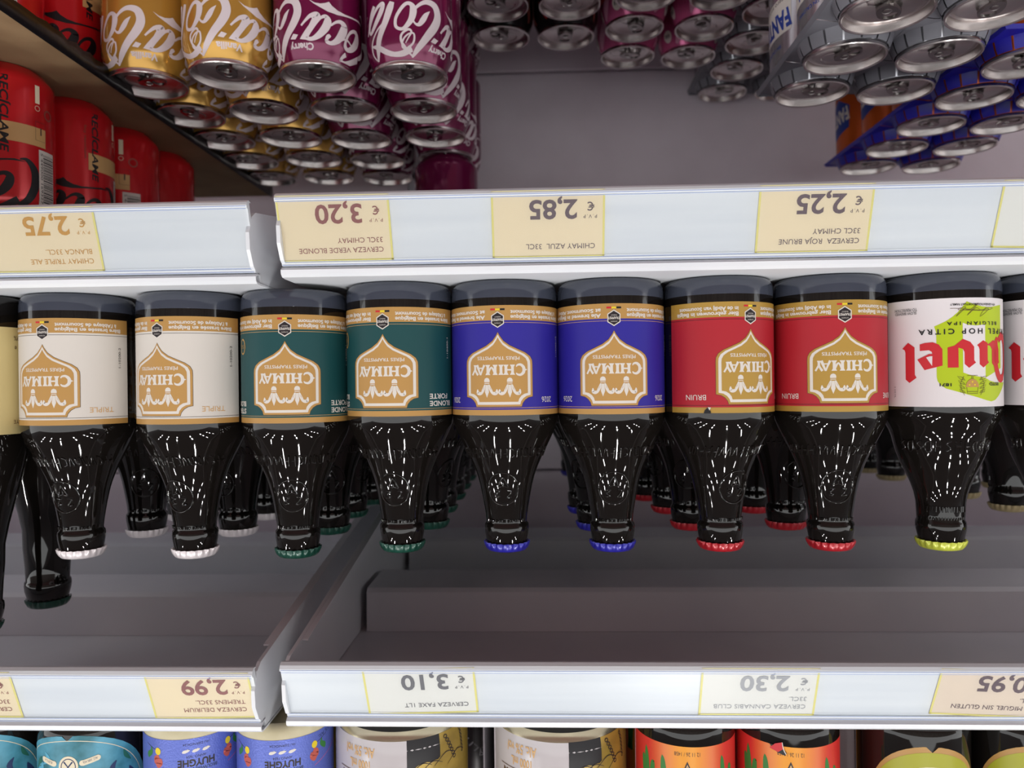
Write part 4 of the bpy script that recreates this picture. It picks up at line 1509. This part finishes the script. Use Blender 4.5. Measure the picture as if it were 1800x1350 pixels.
def blue_paint(p, t, r):
    W = 0.0940
    p.rect(-W, W, 0.0115, 0.0900, M_BLUELAB, 1)
    t.text('BROUWERIJ·BRASSERIE', 0, 0.0292, 0.0021, 'navy', 2, width=0.0245, bold=0.03)
    t.text('HUYGHE', 0, 0.0243, 0.0043, 'ink', 2, width=0.0215, bold=0.05)
    t.text('ANNO 1654', 0, 0.0217, 0.0017, 'ink', 2, width=0.0112)
    t.text('HU DERNIOC24', 0, 0.0143, 0.0014, 'ink', 2, width=0.0150)
    for k in (-1, 0, 1):                                   # three small white birds
        u = k * 0.0058
        t.ribbon([(u - 0.0022, 0.0184, 0.0004), (u - 0.0006, 0.0188, 0.0016), (u + 0.0012, 0.0192, 0.0018), (u + 0.0022, 0.0196, 0.0005)], 'white', 2, 4)
        t.ribbon([(u, 0.0188, 0.0010), (u - 0.0012, 0.0178, 0.0003)], 'white', 2, 2)
    for s, o in ((-1, 0.0200), (1, 0.0235)):               # balls on a line with red and green ornaments
        u = s * o
        t.line(u, 0.0190, u + s * 0.010, 0.0155, 0.0003, 'ink', 2)
        t.disc(u, 0.0190, 0.0020, 0.0022, 'yellow', 3)
        t.ribbon([(u, 0.0212, 0.0010), (u + s * 0.0006, 0.0235, 0.0052), (u - s * 0.0004, 0.0262, 0.0060), (u, 0.0290, 0.0014)], 'coral', 2, 5)
        t.ribbon([(u + s * 0.0058, 0.0172, 0.0006), (u + s * 0.0056, 0.0200, 0.0026), (u + s * 0.0080, 0.0222, 0.0034), (u + s * 0.0084, 0.0242, 0.0010)], 'green', 2, 5)
    t.text('8,5% Alc.', -0.0290, 0.0130, 0.0026, 'navy', 2, width=0.0130, rot=0.28)
    t.line(-0.020, 0.0320, -0.045, 0.0235, 0.0003, 'pink', 2)


def leaf_paint(p, t, r):
    W = r * PI * 0.98
    p.rect(-W, W, 0.0165, 0.0900, M_SUNSET, 1)
    for u, lean, hgt in ((-0.030, -.1, .026), (-0.022, .12, .034), (-0.0175, -.18, .022), (0.0150, .10, .034), (0.0210, -.15, .028), (0.0270, .1, .036), (0.0300, 0.2, .030), (-0.0110, .25, .014), (0.0095, -.22, .013)):
        t.ribbon([(u, 0.0175 + (0.040 - hgt), 0.0003), (u - lean * 0.006, 0.030 + (0.034 - hgt) * 0.4, 0.0034), (u - lean * 0.020, 0.060, 0.0050)], 'green', 2, 5)
    t.poly([(-0.0075, 0.0420), (0.0075, 0.0420), (0, 0.0250)], 'ink', 3)
    t.poly([(-0.0062, 0.0412), (0.0062, 0.0412), (0, 0.0268)], 'tan', 4)
    t.poly([(-0.0054, 0.0408), (0.0054, 0.0408), (0, 0.0282)], 'ink', 5)
    t.ring(0, 0.0330, 0.0012, 0.0012, 0.0005, 'tan', 6)
    t.text('12 11 26 / 1458', 0.0, 0.0198, 0.0024, 'darkbrown', 3, width=0.0150)


def olive_paint(p, t, r):
    oval(p, 0, 0.0560, 0.0360, 0.0400, mat('paper_bronze', (176, 134, 72), 0.4), 1, 0.0034)
    oval(t, 0, 0.0560, 0.0345, 0.0366, M_OLIVE, 2)
    oval(t, 0, 0.0560, 0.0270, 0.0282, 'cream', 3)
    t.ribbon([(0.0255 * math.cos(a), 0.0560 + 0.0266 * math.sin(a), 0.0006) for a in [2 * PI * i / 40 for i in range(40)]], 'navy', 4, 2, True)
    oval(t, 0, 0.0560, 0.0244, 0.0255, mat('paper_pale', (212, 206, 172), 0.4), 5)
    t.ring(0.0090, 0.0338, 0.0036, 0.0030, 0.0004, 'rust', 6)
    t.text('1862', -0.0020, 0.0330, 0.0030, 'tagfaint', 6, width=0.0090)


ub = upper_bottle('dark bottle with teal oval label, beside the pale blue bottles', (0.2945, 0.489, ZUL), face(0.2945, 0.489, 27), 0.0315, 0.235, M_GLASS, 'green', 'teal labelled bottles', teal_paint)
dup(ub, (0.3640, 0.489, ZUL), face(0.364, 0.489, 27), 'dark bottle with teal oval label, cut by the picture edge')
dup(ub, (0.2900, 0.558, ZUL), 2.4, 'added dark bottle in the second rank behind the whole teal label')  # this rank is added to keep the gaps behind the front bottles dark
dup(ub, (0.3560, 0.558, ZUL), 2.9, 'added dark bottle in the second rank behind the cut teal label')
dup(ub, (0.2200, 0.558, ZUL), 2.6, 'added dark bottle in the second rank behind the first violet blue label')
ub = upper_bottle('cream bottle with violet blue label, beside the teal labels', (0.2275, 0.488, ZUL), face(0.2275, 0.488, -2), 0.0298, 0.235, M_CREAMGLASS, 'blue', 'cream bottles with violet blue labels', blue_paint, -0.0030)
dup(ub, (0.1675, 0.488, ZUL), face(0.1675, 0.488, 4), 'cream bottle with violet blue label, standing across the gap between shelves')
ub = upper_bottle('dark bottle with intact red orange leaf label, beside the grey litre cans', (-0.0865, 0.486, ZU), face(-0.0865, 0.486, -3), 0.0305, 0.240, M_GLASS, 'red', 'bottles with red orange leaf labels', leaf_paint, -0.0035)
dup(ub, (-0.0855, 0.561, ZU), 0.6, 'added dark bottle in the second rank behind the intact leaf label')  # added, with the next, to darken the gaps around the leaf labels
dup(ub, (-0.1472, 0.561, ZU), 2.2, 'added dark bottle in the second rank behind the torn leaf label')
torn = dup(ub, (-0.1500, 0.486, ZU), face(-0.15, 0.486, -4), 'dark bottle with torn red orange leaf label, beside the olive labels')
tp = Print()
tp.poly([(0.0120, 0.0128), (0.0075, 0.0168), (0.0030, 0.0182), (0.0022, 0.0165), (0.0060, 0.0128)], 'black', 5)
tp.poly([(0.0085, 0.0118), (0.0118, 0.0150), (0.0070, 0.0166), (0.0040, 0.0142), (0.0046, 0.0104)], 'red', 9)
tp.ribbon([(0.0046, 0.0104, 0.0003), (0.0040, 0.0142, 0.0005), (0.0026, 0.0172, 0.0004)], 'white', 10, 3)
tp.build('torn_edge', torn, wrap(lambda v: 0.0305, 0.0305, 0.0003))
ub = upper_bottle('dark bottle with olive oval label, beside the red orange labels', (-0.2265, 0.487, ZU), face(-0.2265, 0.487, -20), 0.0325, 0.235, M_GLASS, 'beige', 'dark bottles with olive oval labels', olive_paint, -0.0045)
dup(ub, (-0.2945, 0.487, ZU), face(-0.2945, 0.487, -18), 'dark bottle with olive oval label, cut by the picture edge')
dup(ub, (-0.2795, 0.5605, ZU), 2.6, 'added dark bottle in the second rank between the two olive labels')  # added to close the dark gap behind the olive labels

# litre cans
P_LITRE = [(0.0, 0.009), (0.024, 0.0085), (0.0290, 0.0012), (0.0305, 0.0), (0.0320, 0.0012), (0.0385, 0.0078), (0.0404, 0.0098), (0.0414, 0.0125), (0.0418, 0.0150), (0.0424, 0.0180),
           (0.0425, 0.022), (0.0425, 0.178), (0.0415, 0.184), (0.0380, 0.191), (0.0345, 0.196), (0.0338, 0.198), (0.0, 0.197)]
F_LITRE = interp(P_LITRE[4:15])
M_LITRE = mat('can_pale_grey', (188, 182, 184), 0.2, spec=0.6)
M_BRASS = mat('ink_brass', (176, 148, 66), 0.3, metal=0.35, noise=((140, 116, 52), 40, (1, 1, 1)))
M_BASEMETAL = mat('can_foot_metal', (206, 196, 168), 0.25, metal=0.9)


def litre_can(label, loc, rz):
    t = thing('litre_can', label, 'can', loc, rz, 'grey litre cans')
    b = MB()
    b.lathe(P_LITRE[:6], 72, 2)
    b.lathe(P_LITRE[5:8], 72, 1)
    b.lathe(P_LITRE[7:], 72, 0)
    b.build('body', [M_LITRE, M_BASEMETAL, mat('can_foot_shade', (40, 38, 36), 0.3, metal=0.6)], t, angle=45)  # dark reflections below the bend and its highlight put into the foot colours
    k = 0.0345 / 0.0292
    lid = MB().lathe([(r * k, (z - 0.1126) * 1.1 + 0.1975) for r, z in P_LID], 56).build('lid', M_LID, t, angle=35)
    p = Print(box=(-0.1335, 0.1335, 0.0122, 0.18))
    # pale panel is the can itself; black ground and brass drawing wrap the other side
    p.rect(-0.118, -0.0040, 0.0085, 0.175, 'black', 1)
    p.rect(-0.090, -0.0255, 0.0085, 0.175, M_BRASS, 2)
    for n_, (a, b_, c) in enumerate(((-0.0135, 0.0320, 0.0120), (-0.020, 0.0330, 0.0140), (-0.030, 0.0310, 0.0160), (-0.040, 0.0330, 0.016), (-0.026, 0.0420, 0.016), (-0.036, 0.046, 0.018))):
        p.disc(a, b_, c * 0.62, c * 0.42, M_BRASS, 3 + 0.4 * n_, rot=0.35)
        p.ribbon([(a - c * 0.5, b_ - c * 0.25, 0.0002), (a, b_ - c * 0.42, 0.0005), (a + c * 0.55, b_ - c * 0.05, 0.0002)], 'ink', 6 + 0.3 * n_, 4)
    for i in range(7):
        v = 0.0150 + i * 0.0024
        p.ring(-0.0300 - i * 0.0012, v, 0.0012, 0.0010, 0.0005, 'ink', 7, 8)
        p.ring(-0.0440 - i * 0.0004, v, 0.0010, 0.0009, 0.0005, 'ink', 7, 8)
    p.text('Alc. 5% vol', 0.0265, 0.0168, 0.0060, 'tan', 2, width=0.0215, bold=0.02)
    p.text('1000 mL', 0.0265, 0.0250, 0.0054, 'tan', 2, width=0.0150, bold=0.03)
    p.rect(0.014, 0.044, 0.0322, 0.0326, 'darkbrown', 2)
    p.text('PREMIUM', 0.0290, 0.0340, 0.0040, 'darkbrown', 2, width=0.0250, bold=0.02)
    p.build('printing', t, wrap(F_LITRE, 0.0425, 0.0001, 0.00005), 0.0028, 0.004)
    return t


lc = litre_can('grey litre can with black and brass drawing, nearer the pale blue bottles', (0.0943, 0.500, ZU), face(0.0943, 0.5, 2))
dup(lc, (-0.0085, 0.500, ZU), face(-0.0085, 0.5, -2), 'grey litre can with black and brass drawing, nearer the orange labels')
dup(lc, (0.1350, 0.5980, ZU), 1.2, 'litre can in the second rank behind the pale blue bottles')
dup(lc, (0.0060, 0.5880, ZU), 1.35, 'litre can in the second rank, its brass side showing between the grey cans')


def black_print(p):
    p.text('QUALITY', 0.004, 0.0730, 0.0042, 'grey', 2, width=0.046, shear=0.3, rot=-0.5)


bc = can('tall black can deep between the two grey litre cans', (0.0560, 0.690, ZU), face(0.056, 0.69, 0), M_BLACKCAN, None, black_print, 1.0)
bc.scale = (1, 1, 1.5)        # a tall half-litre can


def olive_can_print(p):
    p.disc(0.012, 0.050, 0.024, 0.030, 'canscript', 1)
    p.ring(0.012, 0.050, 0.024, 0.030, 0.0010, 'ink', 2)
    p.text('La', 0.022, 0.0300, 0.0120, 'ink', 2, width=0.0180, bold=0.04)


can('olive green can with silver disc, tucked behind the torn leaf label', (-0.2130, 0.5600, ZU), face(-0.213, 0.56, -6), mat('can_olive', (78, 84, 40), 0.3, metal=0.2), None, olive_can_print, 1.0)
